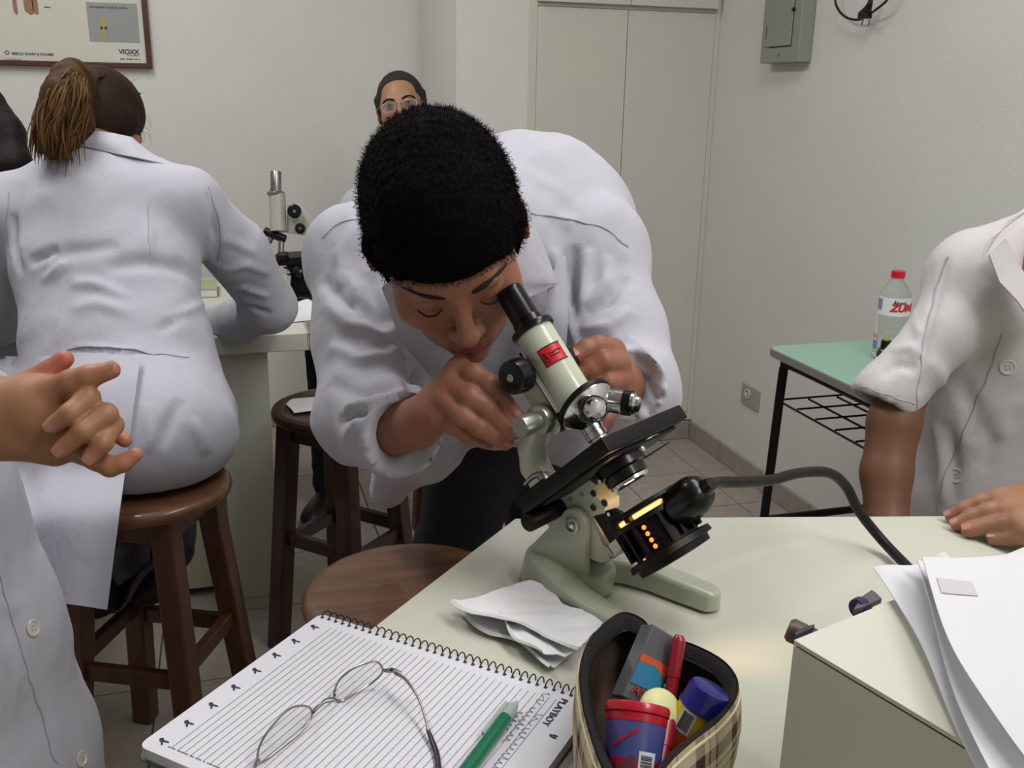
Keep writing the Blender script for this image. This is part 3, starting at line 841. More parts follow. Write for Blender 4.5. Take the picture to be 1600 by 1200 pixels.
MB().lathe(c0, -Sm, [(-.018, .0155), (-.017, .0172), (-.012, .0178), (-.004, .0170), (0, .0145), (0, .0001)], 40).build('focus_knob', M['bakelite'], ms, True)
MB().cyl(c0, c-Sm*.04, .006, 20).build('focus_shaft', M['satin'], ms, True)
c = onplane(812, 668, Mo+Sm*.052, Sm)
MB().lathe(c-Sm*.046, Sm, [(0, .0155), (.018, .0155), (.020, .0145), (.021, .009), (.026, .0085), (.027, .0105), (.0445, .0105), (.046, .0098)], 44).build('fine_focus_knob', M['satin'], ms, True)
c1_ = c-Sm*.104
MB().lathe(c1_, -Sm, [(-.046, .0155), (-.026, .0155), (-.024, .009), (-.02, .0105), (-.001, .0105), (0, .0098)], 36).build('fine_focus_knob', M['satin'], ms, True)
# stage
SL, SWb, SWs = .015, .073, .066
sb0, sb1 = -.088, .058
P1 = onplane(947, 697, Mo+Sm*SWs, Sm)
sb1 = (P1-Cs) @ Bm; sa = (P1-Cs) @ Am-.006
st = MB().frame(T(sa+SL/2, (sb1+sb1-.132)/2, 0), Am, Bm, Sm, SL/2, .066, SWs, .0018).build('stage', M['blackmetal'], ms, True)
MB().frame(T(sa-.0015, sb1-.062, 0), Am, Bm, Sm, .002, .050, SWs-.010, .001).build('stage_underframe', M['blackmetal'], ms, True)
MB().lathe(T(sa-.0035, sb1-.028, -.012), -Am, [(0, .0035), (.004, .0035), (.006, .002)], 16).build('stage_screw', M['chrome'], ms, True)
MB().tube([T(sa-.0015, sb1-.02+.012*math.cos(w), -.015+.014*math.sin(w)) for w in np.linspace(0, 2*PI, 14)[:-1]], .0007, 6, True).build('stage_ring', M['steel'], ms, True)
sx = onplane(925, 800, Mo+Sm*.0, Sm)
# mechanical stage parts at the rear edge
MB().frame(T(sa+.011, sb1-.120, .012), Am, Bm, Sm, .010, .012, .030, .002).build('stage_carriage', M['blackmetal'], ms, True)
MB().cyl(T(sa+.004, sb1-.142, -.03), T(sa+.004, sb1-.142, .048), .0085, 20, bev=.001).build('stage_drum', M['blackmetal'], ms, True)
MB().cyl(T(sa-.008, sb1-.136, .01), T(sa-.008, sb1-.136, .062), .0095, 20, bev=.001).build('stage_drum', M['blackmetal'], ms, True)
MB().cyl(T(sa+.016, sb1-.112, .035), T(sa+.026, sb1-.112, .035), .006, 16, bev=.001).build('clip_post', M['steel'], ms, True)
MB().tube([T(sa+.026, sb1-.112, .035), T(sa+.029, sb1-.122, .037), T(sa+.027, sb1-.135, .04)], [.0035, .0030, .002], 8).build('slide_clip', M['steel'], ms, True)
MB().frame(T(sa+SL+.0006, sb1-.045, .012), Am, Bm, Sm, .0006, .013, .03).build('glass_slide', mat('glass_slide', (200, 220, 215), .05, trans=.85), ms)
# condenser under the stage
cd = TF(960, 738)
ca = (cd-Cs) @ Am
cb = sb1-.060
cb = 0.004
MB().lathe(T(sa, cb), -Am, [(0, .026), (.012, .026), (.014, .022), (.022, .0215), (.024, .019)], 44).build('condenser', M['bakelite'], ms, True)
MB().lathe(T(sa-.0235, cb), -Am, [(0, .0205), (.003, .0205), (.0035, .0185), (.001, .0165), (.0005, .015)], 44, False).build('condenser_rim', M['chrome'], ms, True)
MB().lathe(T(sa-.0225, cb), -Am, [(0, .0165), (.001, .001)], 36).build('condenser_lens', mat('condenser_glass', (90, 70, 50), .06, coat=1), ms, True)
MB().cyl(T(sa-.014, cb+.02, -.012), T(sa-.014, cb+.045, -.026), .0011, 8).build('diaphragm_lever', M['steel'], ms, True)
MB().cyl(T(sa-.012, cb-.01, .0235), T(sa-.012, cb-.01, .027), .0022, 10).build('condenser_screw', M['chrome'], ms, True)
# lamp housing on the same axis
lt = onplane(1003, 786, Mo, Sm); la, lb = (lt-Cs) @ Am, (lt-Cs) @ Bm
LR = .0385
lc = T(la, lb)
MB().lathe(lc, -Am, [(0, LR*.55), (.0005, LR*1.0), (.004, LR*1.04), (.006, LR*1.0), (.007, LR*.8)], 48).build('lamp_top_ring', M['blackmetal'], ms, True)
lm = MB()
lm.lathe(lc-Am*.010, -Am, [(0, LR*.70), (.001, LR*.98), (.006, LR*.99), (.007, LR*.86), (.036, LR*.86), (.037, LR*1.10), (.043, LR*1.13), (.044, LR*.98), (.050, LR*.96), (.051, LR*.6)], 48)
for k in range(18):
    w = 2*PI*k/18; d = Bm*math.cos(w)+Sm*math.sin(w); tng = np.cross(Am, d)
    lm.frame(lc-Am*.030+d*LR*.92, Am, d, tng, .014, LR*.09, .0012)
lm.build('lamp_housing', M['blackmetal'], ms, True)
MB().lathe(lc-Am*.0065, -Am, [(0, LR*.84), (.0036, LR*.84)], 48).build('lamp_slit', M['lamp'], ms, True)
for k in range(4):
    d = nrm(Sm*.93+Bm*(.36+.0*k)); MB().ball(lc-Am*(.021+.0065*k)+d*LR*.855, .0022, seg=10, ring=6).build('glowing_vent', M['glow'], ms, True)
for (a2, w2) in ((.020, -.32), (.046, -.15), (.049, -.45)):
    d = nrm(Sm*math.cos(w2)+Bm*math.sin(w2)); MB().ball(lc-Am*a2+d*LR*.885, .0013, seg=8, ring=6).build('glowing_vent', M['glow'], ms, True)
for k in range(4):
    d = nrm(Sm*(.7-.35*k)+Bm*(-.4+.45*k)); MB().frame(lc-Am*.0083+d*LR*.9, d, Am, np.cross(d, Am), LR*.12, .0022, .0030).build('ring_post', M['blackmetal'], ms)
# lamp socket handle and its cable
h0, h1 = lc-Am*.022+Bm*.020, onplane(1094, 768, Mo+Sm*.0, Sm)
hd = nrm(h1-h0); hl = float(np.linalg.norm(h1-h0))
MB().lathe(h0, hd, [(0, .0175), (hl*.30, .0180), (hl*.34, .0195), (hl*.80, .0195), (hl*.95, .0180), (hl*1.10, .0135), (hl*1.16, .008), (hl*1.35, .006)], 36).build('lamp_socket', M['bakelite'], ms, True)
MB().frame(lc-Am*.036+Bm*.040+Sm*.0, Am, Bm, Sm, .003, .016, .010, .001).build('lamp_fin', M['blackmetal'], ms)
hx = h1+hd*.01
cb_ = [hx, U(1120, 754, .905), U(1160, 753, .935), U(1205, 750, .97), U(1250, 739, 1.0), U(1295, 739, 1.03), U(1322, 760, 1.05), U(1343, 800, 1.06), U(1380, 846, 1.06), onz(1425, 893, TZ+.012), onz(1455, 925, TZ+.006), onz(1520, 960, TZ+.006), onz(1620, 965, TZ+.006)]
cb_[0] = hx
MB().tube(cb_, .0056, 12, sub=8).build('power_cable', M['rubber'], ms, True)
l = bpy.data.lights.new('microscope_lamp_spill', 'SPOT'); l.energy = .55; l.color = (1, .62, .36); l.shadow_soft_size = .01; l.spot_size = math.radians(46); l.spot_blend = 1
o = bpy.data.objects.new('microscope_lamp_spill', l); q_ = lc-Am*.02+nrm(Bm*.6+Sm*.4)*.060; o.location = q_; COL.objects.link(o)
o.rotation_euler = Vector(onz(1150, 1010, TZ)-q_).to_track_quat('-Z', 'Y').to_euler()
# lamp bracket
MB().prism([onplane(x, y, Mo+Sm*.006, Sm) for x, y in ((931, 801), (962, 793), (976, 800), (978, 838), (958, 846))], Sm, .006, .0008).build('lamp_bracket', M['blackmetal'], ms)
c = onplane(952, 803, Mo+Sm*.0125, Sm); MB().cyl(c, c+Sm*.0015, .002, 10).build('screw', M['chrome'], ms, True)
MB().prism([onplane(x, y, Mo+Sm*.013, Sm) for x, y in ((951, 852), (966, 839), (977, 852), (962, 868))], Sm, .004, .0008).build('filter_clip', M['whiteplate'], ms)
MB().prism([onplane(x, y, Mo+Sm*.0165, Sm) for x, y in ((944, 853), (949, 851), (960, 866), (955, 869))], Sm, .002, .0005).build('clip_screw', M['steel'], ms)
# warm light of the lamp inside its housing
l = bpy.data.lights.new('microscope_lamp_light', 'POINT'); l.energy = .05; l.color = (1, .55, .25); l.shadow_soft_size = .006
o = bpy.data.objects.new('microscope_lamp_light', l); o.location = lc+Am*.010; COL.objects.link(o)
# ------------------------------------------------------------------ notebook on the near table
NT = .011
M['page'] = mat('ruled_page', (206, 205, 213), .8)
M['rule'] = mat('ruled_line', (120, 120, 124), .8)
M['cover'] = mat('notebook_cover', (44, 30, 66), .5, var2=(96, 116, 70), vscale=60)
M['wire'] = mat('spiral_wire', (38, 37, 42), .35, metal=.3)
K0 = onz(501, 958, TZ+NT); K1 = onz(893, 1080, TZ+NT); K2 = onz(219, 1166, TZ+NT)
uN = nrm(K1-K0); vN = nrm((K2-K0)-uN*np.dot(K2-K0, uN)); WN, LN = .281, float(np.linalg.norm(K2-K0))
def NB(u, v, h=0.0): return K0+uN*u+vN*v+np.array([0, 0, h])
nb = thing('spiral_notebook', 'open spiral notebook with ruled page and dark ink marks, eyeglasses lying on it', 'notebook', NB(.14, .1, -NT))
def rr(u0, v0, u1, v1, r, h):
    P = []
    for (cu, cv, a0) in ((u1-r, v1-r, 0), (u0+r, v1-r, 90), (u0+r, v0+r, 180), (u1-r, v0+r, 270)):
        for i in range(6): a = math.radians(a0+18*i); P.append(NB(cu+r*math.cos(a), cv+r*math.sin(a), h))
    return P
MB().prism(rr(-.001, -.001, WN+.001, LN+.002, .009, -NT), Z3, .0016).build('cover', M['cover'], nb)
sd = MB()
for i in range(7): sd.prism(rr(.0004*(i % 2), 0, WN-.0003*(i % 3), LN-.0004*(i % 2), .008, -NT+.0017+i*.00128), Z3, .0012)
sd.build('pages', M['page'], nb)
ln = MB()
nl = 0; u = .0245
while u < .2535:
    ln.frame(NB(u, (LN+.006)/2, .0002-.0005+.0002), uN, vN, Z3, .00017, (LN-.026)/2, .0001); u += .0063; nl += 1
ln.build('ruled_lines', M['rule'], nb)
M['mark'] = mat('mark_ink', (58, 56, 78), .8)
def surf_px(px, py, h=.0): return onz(px, py, TZ+NT+h)
lastm = None
for (px, py) in ((492, 978), (462, 1000), (432, 1022), (401, 1046), (368, 1072), (333, 1100), (295, 1128), (256, 1156)):
    c = surf_px(px-2, py+1, -.0003); m = MB()
    # small rabbit-head silhouette: round head, bow, two long ears
    def el(cx, cy, rx, ry, rot):
        return [c+uN*(cx+rx*math.cos(a)*math.cos(rot)-ry*math.sin(a)*math.sin(rot))-vN*(cy+rx*math.cos(a)*math.sin(rot)+ry*math.sin(a)*math.cos(rot)) for a in np.linspace(0, 2*PI, 13)[:-1]]
    for q in (el(-.0005, -.0002, .0019, .0017, 0), el(.0034, .0002, .0030, .0008, .1), el(.0022, -.0026, .0022, .0009, -.9), el(-.0022, .0006, .0012, .0008, .6), el(-.0015, .0016, .0009, .0007, .2)):
        m.prism(q, Z3, .0004)
    m.build('rabbit_mark', M['mark'], nb)
p = surf_px(885, 1093)
font_obj('margin_print', 'PLAYBOY', .0086, M['mark'], nb, p-uN*.004, vN, uN, space=1.08)
c = surf_px(861, 1149)
mm = MB()
for q in ((0, 0, .0014, .0012), (.003, .0014, .0022, .0006), (.003, -.0012, .0022, .0006)):
    mm.prism([c+uN*(q[0]+q[2]*math.cos(a))+vN*(q[1]+q[3]*math.sin(a)) for a in np.linspace(0, 2*PI, 11)[:-1]], Z3, .0004)
mm.build('rabbit_mark', M['mark'], nb)
# handwriting: loops of violet ink along the last lines
def scribble(u0, v0, length, seed):
    r = np.random.default_rng(seed); pts = []; v = v0; ph = 0
    while v < v0+length:
        ph += .9; a = .0016+.0011*r.random()
        pts.append(NB(u0+a*math.sin(ph)*(1.6 if r.random() < .12 else 1), v+.0007*math.cos(ph*1.0), .0002)); v += .00085
        if r.random() < .04: v += .004
    return pts
M['pen_ink'] = mat('violet_ink', (96, 92, 128), .8)
hw = MB()
for (u0, v0, l_, s_) in ((.2405, .012, .018, 3), (.240, .034, .05, 4), (.2475, .040, .016, 5), (.2472, .060, .06, 6), (.233, .045, .03, 8)):
    hw.tube(scribble(u0, v0, l_, s_), .00022, 4, sub=3)
hw.build('handwriting', M['pen_ink'], nb)
sp_ = MB(); r_ = np.random.default_rng(5); u = .022
while u < .17:
    w = .0008+.0012*r_.random(); sp_.frame(NB(u, LN-.010, .0001-.0002), uN, vN, Z3, w*.5, .0004, .0002); u += w+.0005+(.0014 if r_.random() < .2 else 0)
sp_.build('small_print', M['rule'], nb)
# spiral: one ring after another
ring = None
nr = 36
for i in range(nr):
    c = NB(.006+i*(WN-.012)/(nr-1), -.0005, -.004)
    if ring is None:
        c0_ = c; pts = []
        for k in range(15):
            a = math.radians(-38+k*21.5); R_ = .0072
            pts.append(c+vN*R_*.9*math.cos(a)+Z3*R_*math.sin(a)+uN*.0026*(k/14-.5))
        ring = MB().tube(pts, .00062, 6, sub=2).build('spiral_ring', M['wire'], nb, True)
    else:
        o = ring.copy(); COL.objects.link(o); o.location = Vector(c-c0_)
hl_ = MB()
for i in range(nr): hl_.frame(NB(.006+i*(WN-.012)/(nr-1), .0052, -.0001), uN, vN, Z3, .0014, .0014, .0002)
hl_.build('punch_holes', M['ink'], nb)

# ------------------------------------------------------------------ eyeglasses
def PZ(px, py, h): return onz(px, py, TZ+NT+h)
M['frame_m'] = mat('frame_metal', (150, 146, 138), .3, metal=.8)
M['lens'] = mat('lens_clear', (244, 246, 245), .03, trans=1.0, ior=1.02)
gl = thing('eyeglasses', 'thin silver metal eyeglasses lying open on the notebook page', 'eyeglasses', PZ(540, 1120, 0))
lens1 = [(523, 1079, .006), (530, 1063, .016), (548, 1047, .024), (570, 1037, .028), (588, 1034, .028), (597, 1043, .022), (596, 1053, .014), (580, 1068, .004), (556, 1082, .001), (536, 1094, .001), (524, 1092, .002)]
lens2 = [(486, 1108, .010), (475, 1103, .020), (458, 1105, .025), (440, 1118, .026), (418, 1144, .022), (405, 1168, .014), (403, 1190, .005), (414, 1188, .001), (440, 1168, .001), (470, 1144, .001), (486, 1122, .003)]
for ls in (lens1, lens2):
    P = [PZ(*q) for q in ls]
    rm = MB().tube(P, .00085, 8, True, sub=5).build('rim', M['frame_m'], gl, True)
    cc = sum(P)/len(P)
    MB().add([cc]+P, [(0, i+1, (i+1) % len(P)+1) for i in range(len(P))]).add([cc+Z3*.0006]+[p+Z3*.0006 for p in P], [(0, (i+1) % len(P)+1, i+1) for i in range(len(P))]).build('lens', M['lens'], rm, True)
MB().tube([PZ(521, 1090, .004), PZ(508, 1093, .010), PZ(496, 1103, .010), PZ(488, 1113, .006)], .0008, 8).build('bridge', M['frame_m'], gl, True)
MB().tube([PZ(520, 1096, .003), PZ(506, 1099, .006), PZ(492, 1112, .006)], .0006, 8).build('bridge', M['frame_m'], gl, True)
for (px, py) in ((523, 1085), (490, 1112)):
    MB().ball(PZ(px, py, .006), .0026, .0018, .0042, 12, 8).build('nose_pad', M['lens'], gl, True)
    MB().ball(PZ(px, py+1, .0085), .0011, seg=8, ring=6).build('pad_screw', M['ink'], gl, True)
MB().tube([PZ(598, 1047, .018), PZ(606, 1048, .020), PZ(616, 1048, .020), PZ(627, 1053, .018)], [.0012, .0018, .002, .0016], 8).build('end_piece', M['frame_m'], gl, True)
MB().ball(PZ(612, 1046, .022), .0016, seg=10, ring=6).build('hinge_screw', M['ink'], gl, True)
tm = MB().tube([PZ(618, 1052, .018), PZ(634, 1062, .020), PZ(652, 1088, .016), PZ(664, 1120, .010), PZ(669, 1142, .006)], [.0016, .0013, .001, .001, .0011], 8).build('temple', M['frame_m'], gl, True)
MB().tube([PZ(668, 1139, .006), PZ(676, 1160, .003), PZ(683, 1182, .002), PZ(688, 1225, .002)], [.0014, .0021, .0023, .002], 10).build('temple_tip', mat('temple_tip', (40, 30, 48), .35), gl, True)
MB().tube([PZ(403, 1188, .005), PZ(398, 1200, .008), PZ(402, 1240, .010), PZ(410, 1300, .004)], [.0018, .0014, .001, .001], 8).build('temple', M['frame_m'], gl, True)

# ------------------------------------------------------------------ pen
pn = thing('green_pen', 'green pen with a clear cap lying on the notebook page', 'pen', PZ(760, 1160, 0))
M['pen_green'] = mat('pen_green', (22, 104, 74), .25, coat=.4)
M['pen_clear'] = mat('pen_clear', (186, 198, 194), .2, trans=.45, ior=1.1)
p0, p1 = PZ(808, 1097, .0055), PZ(716, 1222, .0062)
dp = nrm(p1-p0); Lp = float(np.linalg.norm(p1-p0))
MB().lathe(p0, dp, [(0, .0016), (.003, .0026), (.008, .0042), (.014, .0052), (.024, .0055), (.025, .0057)], 28).build('clear_tip', M['pen_clear'], pn, True)
MB().lathe(p0+dp*.0235, dp, [(0, .0056), (.001, .0058), (Lp-.0235, .0058)], 28).build('barrel', M['pen_green'], pn, True)
MB().cyl(p0+dp*.004, p0+dp*.0235, .0010, 10, .0026).build('pen_tip', mat('tip_grey', (150, 158, 152), .3), pn, True)
MB().beam(p0+dp*.006-uN*.0066+Z3*.001, p0+dp*.050-uN*.0066+Z3*.001, .0034, .0040, .0012).build('clip', M['pen_clear'], pn)

# ------------------------------------------------------------------ tissue
tc_ = [(700, 968), (905, 1045), (832, 934), (938, 1003)]
def tissue(c00, c10, c01, c11, h, seed, amp):
    A_, B_, C_, D_ = [onz(p[0], p[1], TZ) for p in (c00, c10, c01, c11)]
    r = np.random.default_rng(seed); ks = r.normal(size=(6, 2))*5; phs = r.uniform(0, 6, 6)
    def fn(u, v):
        p = A_*(1-u)*(1-v)+B_*u*(1-v)+C_*(1-u)*v+D_*u*v
        n = sum(abs(math.sin(ks[i][0]*u+ks[i][1]*v+phs[i])) for i in range(6))/6
        e = min(u, v, 1-u, 1-v); z = h+amp*n+.004*math.exp(-((v-.04)/.05)**2)
        wob = .004*math.sin(9*u+seed)*(1-2*v)
        return (p[0]+wob, p[1]+wob*.7, TZ+max(z, .001))
    return fn
ts = thing('tissue', 'crumpled white tissue beside the microscope foot and notebook spiral', 'tissue', onz(820, 990, TZ))
MB().grid(tissue((706, 962), (862, 1052), (842, 944), (915, 1012), .002, 2, .006), 36, 26, .0009).build('lower_ply', M['white'], ts, True)
MB().grid(tissue((748, 958), (838, 1048), (806, 932), (900, 1040), .009, 5, .007), 36, 26, .0009).build('middle_ply', M['white'], ts, True)
MB().grid(tissue((700, 972), (905, 1042), (830, 931), (938, 1000), .013, 9, .008), 40, 30, .0009).build('upper_ply', M['white'], ts, True)

# ------------------------------------------------------------------ pencil case
M['zip'] = mat('zipper_tape', (14, 10, 12), .9, bump=.5, bscale=500)
def plaid():
    m = bpy.data.materials.new('plaid_fabric'); m.use_nodes = True; nt = m.node_tree; L = nt.links.new; b = nt.nodes['Principled BSDF']
    b.inputs['Roughness'].default_value = .9
    uv = nt.nodes.new('ShaderNodeUVMap'); sx = nt.nodes.new('ShaderNodeSeparateXYZ'); L(uv.outputs[0], sx.inputs[0])
    def stripes(out, stops):
        mu = nt.nodes.new('ShaderNodeMath'); mu.operation = 'FRACT'; L(out, mu.inputs[0])
        r = nt.nodes.new('ShaderNodeValToRGB'); r.color_ramp.interpolation = 'CONSTANT'
        el = r.color_ramp.elements; el[0].position = 0; el[0].color = rgb(*stops[0][1]); el[1].position = stops[1][0]; el[1].color = rgb(*stops[1][1])
        for p, c in stops[2:]: e = el.new(p); e.color = rgb(*c)
        L(mu.outputs[0], r.inputs[0]); return r.outputs[0]
    st = [(0, (196, 182, 150)), (.30, (60, 36, 36)), (.52, (196, 182, 150)), (.62, (150, 40, 50)), (.66, (196, 182, 150)), (.80, (60, 50, 30)), (.84, (188, 176, 140))]
    mx = nt.nodes.new('ShaderNodeMix'); mx.data_type = 'RGBA'; mx.inputs[0].default_value = .5
    L(stripes(sx.outputs[0], st), mx.inputs[6]); L(stripes(sx.outputs[1], st), mx.inputs[7])
    L(mx.outputs[2], b.inputs['Base Color'])
    n = nt.nodes.new('ShaderNodeTexNoise'); n.inputs['Scale'].default_value = 900; bp = nt.nodes.new('ShaderNodeBump'); bp.inputs['Strength'].default_value = .5; bp.inputs['Distance'].default_value = .001
    L(n.outputs[0], bp.inputs['Height']); L(bp.outputs[0], b.inputs['Normal'])
    return m
M['plaid'] = plaid(); M['lining'] = mat('dark_lining', (70, 52, 40), .95, bump=.5, bscale=90, var=.5, vscale=40)
pc = thing('pencil_case', 'open plaid fabric pencil case with a black zipper, full of pens', 'pencil case', onz(1020, 1180, TZ))
rim = [(965, 962, .070), (938, 982, .074), (915, 1012, .078), (905, 1052, .082), (908, 1100, .084), (920, 1150, .086), (940, 1205, .088), (975, 1262, .088), (1015, 1262, .088),
       (1040, 1205, .086), (1080, 1165, .084), (1122, 1132, .082), (1150, 1096, .080), (1152, 1064, .078), (1130, 1036, .075), (1090, 1014, .072), (1050, 1000, .068), (1022, 990, .066), (1005, 972, .068), (985, 962, .070)]
RP = [onz(x, y, TZ+h) for x, y, h in rim]
def closed_curve(P, sub=5):
    n = len(P); C = []
    for i in range(n):
        p0, p1, p2, p3 = P[i-1], P[i], P[(i+1) % n], P[(i+2) % n]
        for k in range(sub):
            t = k/sub; C.append(.5*((2*p1)+(-p0+p2)*t+(2*p0-5*p1+4*p2-p3)*t*t+(-p0+3*p1-3*p2+p3)*t**3))
    return C
RC_ = closed_curve(RP); cR = sum(RC_)/len(RC_)
basec = np.array([cR[0], cR[1], TZ])
levels = []
for j, (sc, hz) in enumerate(((1.0, 1.0), (1.045, .85), (1.07, .6), (1.05, .35), (1.0, .14), (.93, .02), (.86, .0))):
    row = []
    for p in RC_:
        q = np.array([basec[0]+(p[0]-basec[0])*sc, basec[1]+(p[1]-basec[1])*sc, TZ+.002+(p[2]-TZ)*hz]); row.append(q)
    levels.append(row)
nC = len(RC_); V = [q for row in levels for q in row]+[basec+Z3*.002]
Fq_ = [(j*nC+i, (j+1)*nC+i, (j+1)*nC+(i+1) % nC, j*nC+(i+1) % nC) for j in range(6) for i in range(nC)]+[(6*nC+i, 7*nC, 6*nC+(i+1) % nC) for i in range(nC)]
o = mk('fabric_wall', V, Fq_, M['plaid'], pc, True)
uvl = o.data.uv_layers.new(name='UVMap')
lens_ = np.cumsum([0]+[float(np.linalg.norm(RC_[(i+1) % nC]-RC_[i])) for i in range(nC)])
for poly in o.data.polygons:
    for li in poly.loop_indices:
        vi = o.data.loops[li].vertex_index
        if vi == 7*nC: uvl.data[li].uv = (0, 0); continue
        j, i = divmod(vi, nC); uu = lens_[i]
        if i == 0 and any((o.data.loops[l2].vertex_index % nC) == nC-1 for l2 in poly.loop_indices): uu = lens_[nC]
        uvl.data[li].uv = (uu/.048, (1.0-(1, .85, .6, .35, .14, .02, 0)[j])*.085/.048)
inn = []
for (sc, hz) in ((.985, 1.0), (.97, .7), (.93, .3), (.86, .06)):
    inn += [np.array([basec[0]+(p[0]-basec[0])*sc, basec[1]+(p[1]-basec[1])*sc, TZ+.004+(p[2]-TZ)*hz-.0005]) for p in RC_]
inn.append(basec+Z3*.006)
mk('lining', inn, [(j*nC+i, j*nC+(i+1) % nC, (j+1)*nC+(i+1) % nC, (j+1)*nC+i) for j in range(3) for i in range(nC)]+[(3*nC+i, 3*nC+(i+1) % nC, 4*nC) for i in range(nC)], M['lining'], pc, True)
# zipper tape: broad dark band standing along the rim, with piping
tp = []
for sc, dz in ((1.012, -.004), (1.0, .002), (.93, .001), (.86, -.006)):
    tp += [np.array([cR[0]+(p[0]-cR[0])*sc, cR[1]+(p[1]-cR[1])*sc, p[2]+dz]) for p in RC_]
mk('zipper_tape', tp, [(j*nC+i, j*nC+(i+1) % nC, (j+1)*nC+(i+1) % nC, (j+1)*nC+i) for j in range(3) for i in range(nC)], M['zip'], pc, True)
MB().tube([np.array([cR[0]+(p[0]-cR[0])*.86, cR[1]+(p[1]-cR[1])*.86, p[2]-.006]) for p in RC_], .0013, 6, True, sub=1).build('zipper_teeth', M['blackmetal'], pc, True)
MB().tube([np.array([cR[0]+(p[0]-cR[0])*1.015, cR[1]+(p[1]-cR[1])*1.015, p[2]-.003]) for p in RC_], .0012, 6, True, sub=1).build('piping', mat('cream_piping', (206, 196, 160), .8), pc, True)

# ------------------------------------------------------------------ contents of the pencil case
M['cup_red'] = mat('cup_red', (178, 22, 42), .3, coat=.3)
M['cup_blue'] = mat('cup_blue', (62, 74, 140), .3, coat=.3, var2=(88, 80, 128), vscale=30)
M['deepblue'] = mat('deep_blue', (24, 22, 110), .3, coat=.3)
M['yellow'] = mat('label_yellow', (214, 190, 20), .45)
M['orange'] = mat('label_orange', (200, 84, 40), .45)
M['skyblue'] = mat('label_blue', (44, 120, 160), .4)
M['cap_red'] = mat('pen_red', (140, 16, 36), .35, coat=.3)
M['pale'] = mat('pale_yellow', (208, 208, 150), .45, var=.06, vscale=60)
M['clearbox'] = mat('smoky_clear_plastic', (92, 92, 98), .15, spec=.6)
def PH(px, py, h): return onz(px, py, TZ+h)
# clear plastic box with blue card
bx0, bx1 = PH(985, 1100, .060), PH(1032, 988, .098)
ax = nrm(bx1-bx0); side = nrm(np.cross(ax, ray(1000, 1040))); dep = np.cross(ax, side)
if np.dot(dep, ray(1000, 1040)) < 0: dep = -dep
if proj(bx0+side*.02)[0][0] < proj(bx0)[0][0]: side = -side
Lb = float(np.linalg.norm(bx1-bx0)); w0 = nrm(side*.9+dep*.45); w1 = nrm(np.cross(ax, w0)); w1 = w1 if np.dot(w1, ray(1000, 1040)) > 0 else -w1
cx_ = (bx0+bx1)/2
cb1 = thing('clear_case', 'small clear plastic case with blue and orange print in the pencil case', 'case', bx0)
MB().frame(cx_, ax, w0, w1, Lb/2, .0125, .0095, .0012).build('case_body', M['clearbox'], cb1)
MB().frame(cx_+w0*.0128, ax, w0, w1, Lb/2-.001, .0004, .009).build('blue_card', M['deepblue'], cb1)
n1 = -w1
fo = cx_-w1*.0098
MB().prism([fo+ax*a+w0*b_ for a, b_ in ((-.30*Lb, -.0120), (-.02*Lb, -.0120), (.08*Lb, .0), (-.05*Lb, .0120), (-.25*Lb, .0120))], n1, .0005).build('sky_print', M['skyblue'], cb1)
MB().prism([fo+ax*a+w0*b_ for a, b_ in ((-.01*Lb, -.0120), (.10*Lb, -.0120), (.12*Lb, .0120), (-.05*Lb, .0120), (.04*Lb, .002))], n1, .0006).build('orange_print', M['orange'], cb1)
MB().prism([cx_+w0*.0133+ax*a+w1*b_ for a, b_ in ((-.14*Lb, -.0088), (.10*Lb, -.0088), (.10*Lb, .006), (-.02*Lb, .008))], w0, .0004).build('orange_print', M['orange'], cb1)
font_obj('case_print', 'AM', .010, M['cup_red'], cb1, fo+ax*(-.40*Lb)-w0*.009+n1*.0007, w0, ax)
# red pens
def pen_obj(label, a, b_, r, m):
    t = thing('red_pen', label, 'pen', b_)
    d = nrm(b_-a); L_ = float(np.linalg.norm(b_-a))
    MB().lathe(a, d, [(0, r*.5), (.002, r*.85), (.005, r), (L_*.42, r)], 24).build('pen_cap', m, t, True)
    MB().lathe(a+d*L_*.42, d, [(0, r*.9), (L_*.58, r*.9)], 24).build('barrel', m, t, True)
    return t
pen_obj('long dark red pen standing between the clear case and the blue jar', PH(1062, 992, .105), PH(1038, 1150, .045), .0050, M['cap_red'])
pen_obj('short dark red pen beside the printed red cup', PH(1046, 1120, .068), PH(1022, 1240, .045), .0056, M['cap_red'])
# printed cup
cu = thing('printed_cup', 'red and blue printed plastic cup with a barcode in the pencil case', 'cup', PH(975, 1230, .03))
a, b_ = PH(996, 1107, .088), PH(985, 1235, .050)
d = nrm(b_-a); Lc = float(np.linalg.norm(b_-a)); Rc = .0208
MB().lathe(a, d, [(0, Rc*.9), (-.002, Rc*1.02), (0, Rc*1.06), (.004, Rc*1.04), (.005, Rc*.99), (.010, Rc*.98)], 40).build('rim', M['cup_red'], cu, True)
MB().lathe(a+d*.010, d, [(0, Rc*.965), (Lc*.45, Rc*.88)], 40, False).build('blue_print', M['cup_blue'], cu, True)
MB().lathe(a+d*(.010+Lc*.45), d, [(0, Rc*.88), (Lc*.4, Rc*.8)], 40).build('base', M['cup_red'], cu, True)
tow = nrm(CP-a); tow = nrm(tow-d*np.dot(tow, d)); sdv = np.cross(d, tow)
if proj(a+sdv*.01)[0][0] < proj(a)[0][0]: sdv = -sdv
def cupp(w, t_, e=.0004): rr_ = Rc*(.965-.085*(t_-.010)/(Lc*.45))+e; return a+d*t_+(tow*math.cos(w)+sdv*math.sin(w))*rr_
MB().grid(lambda u, v: cupp(.18+.62*u, .028+.026*v), 8, 2, .0003).build('barcode_label', M['white'], cu, True)
bc = MB(); r_ = np.random.default_rng(2); t_ = .0305
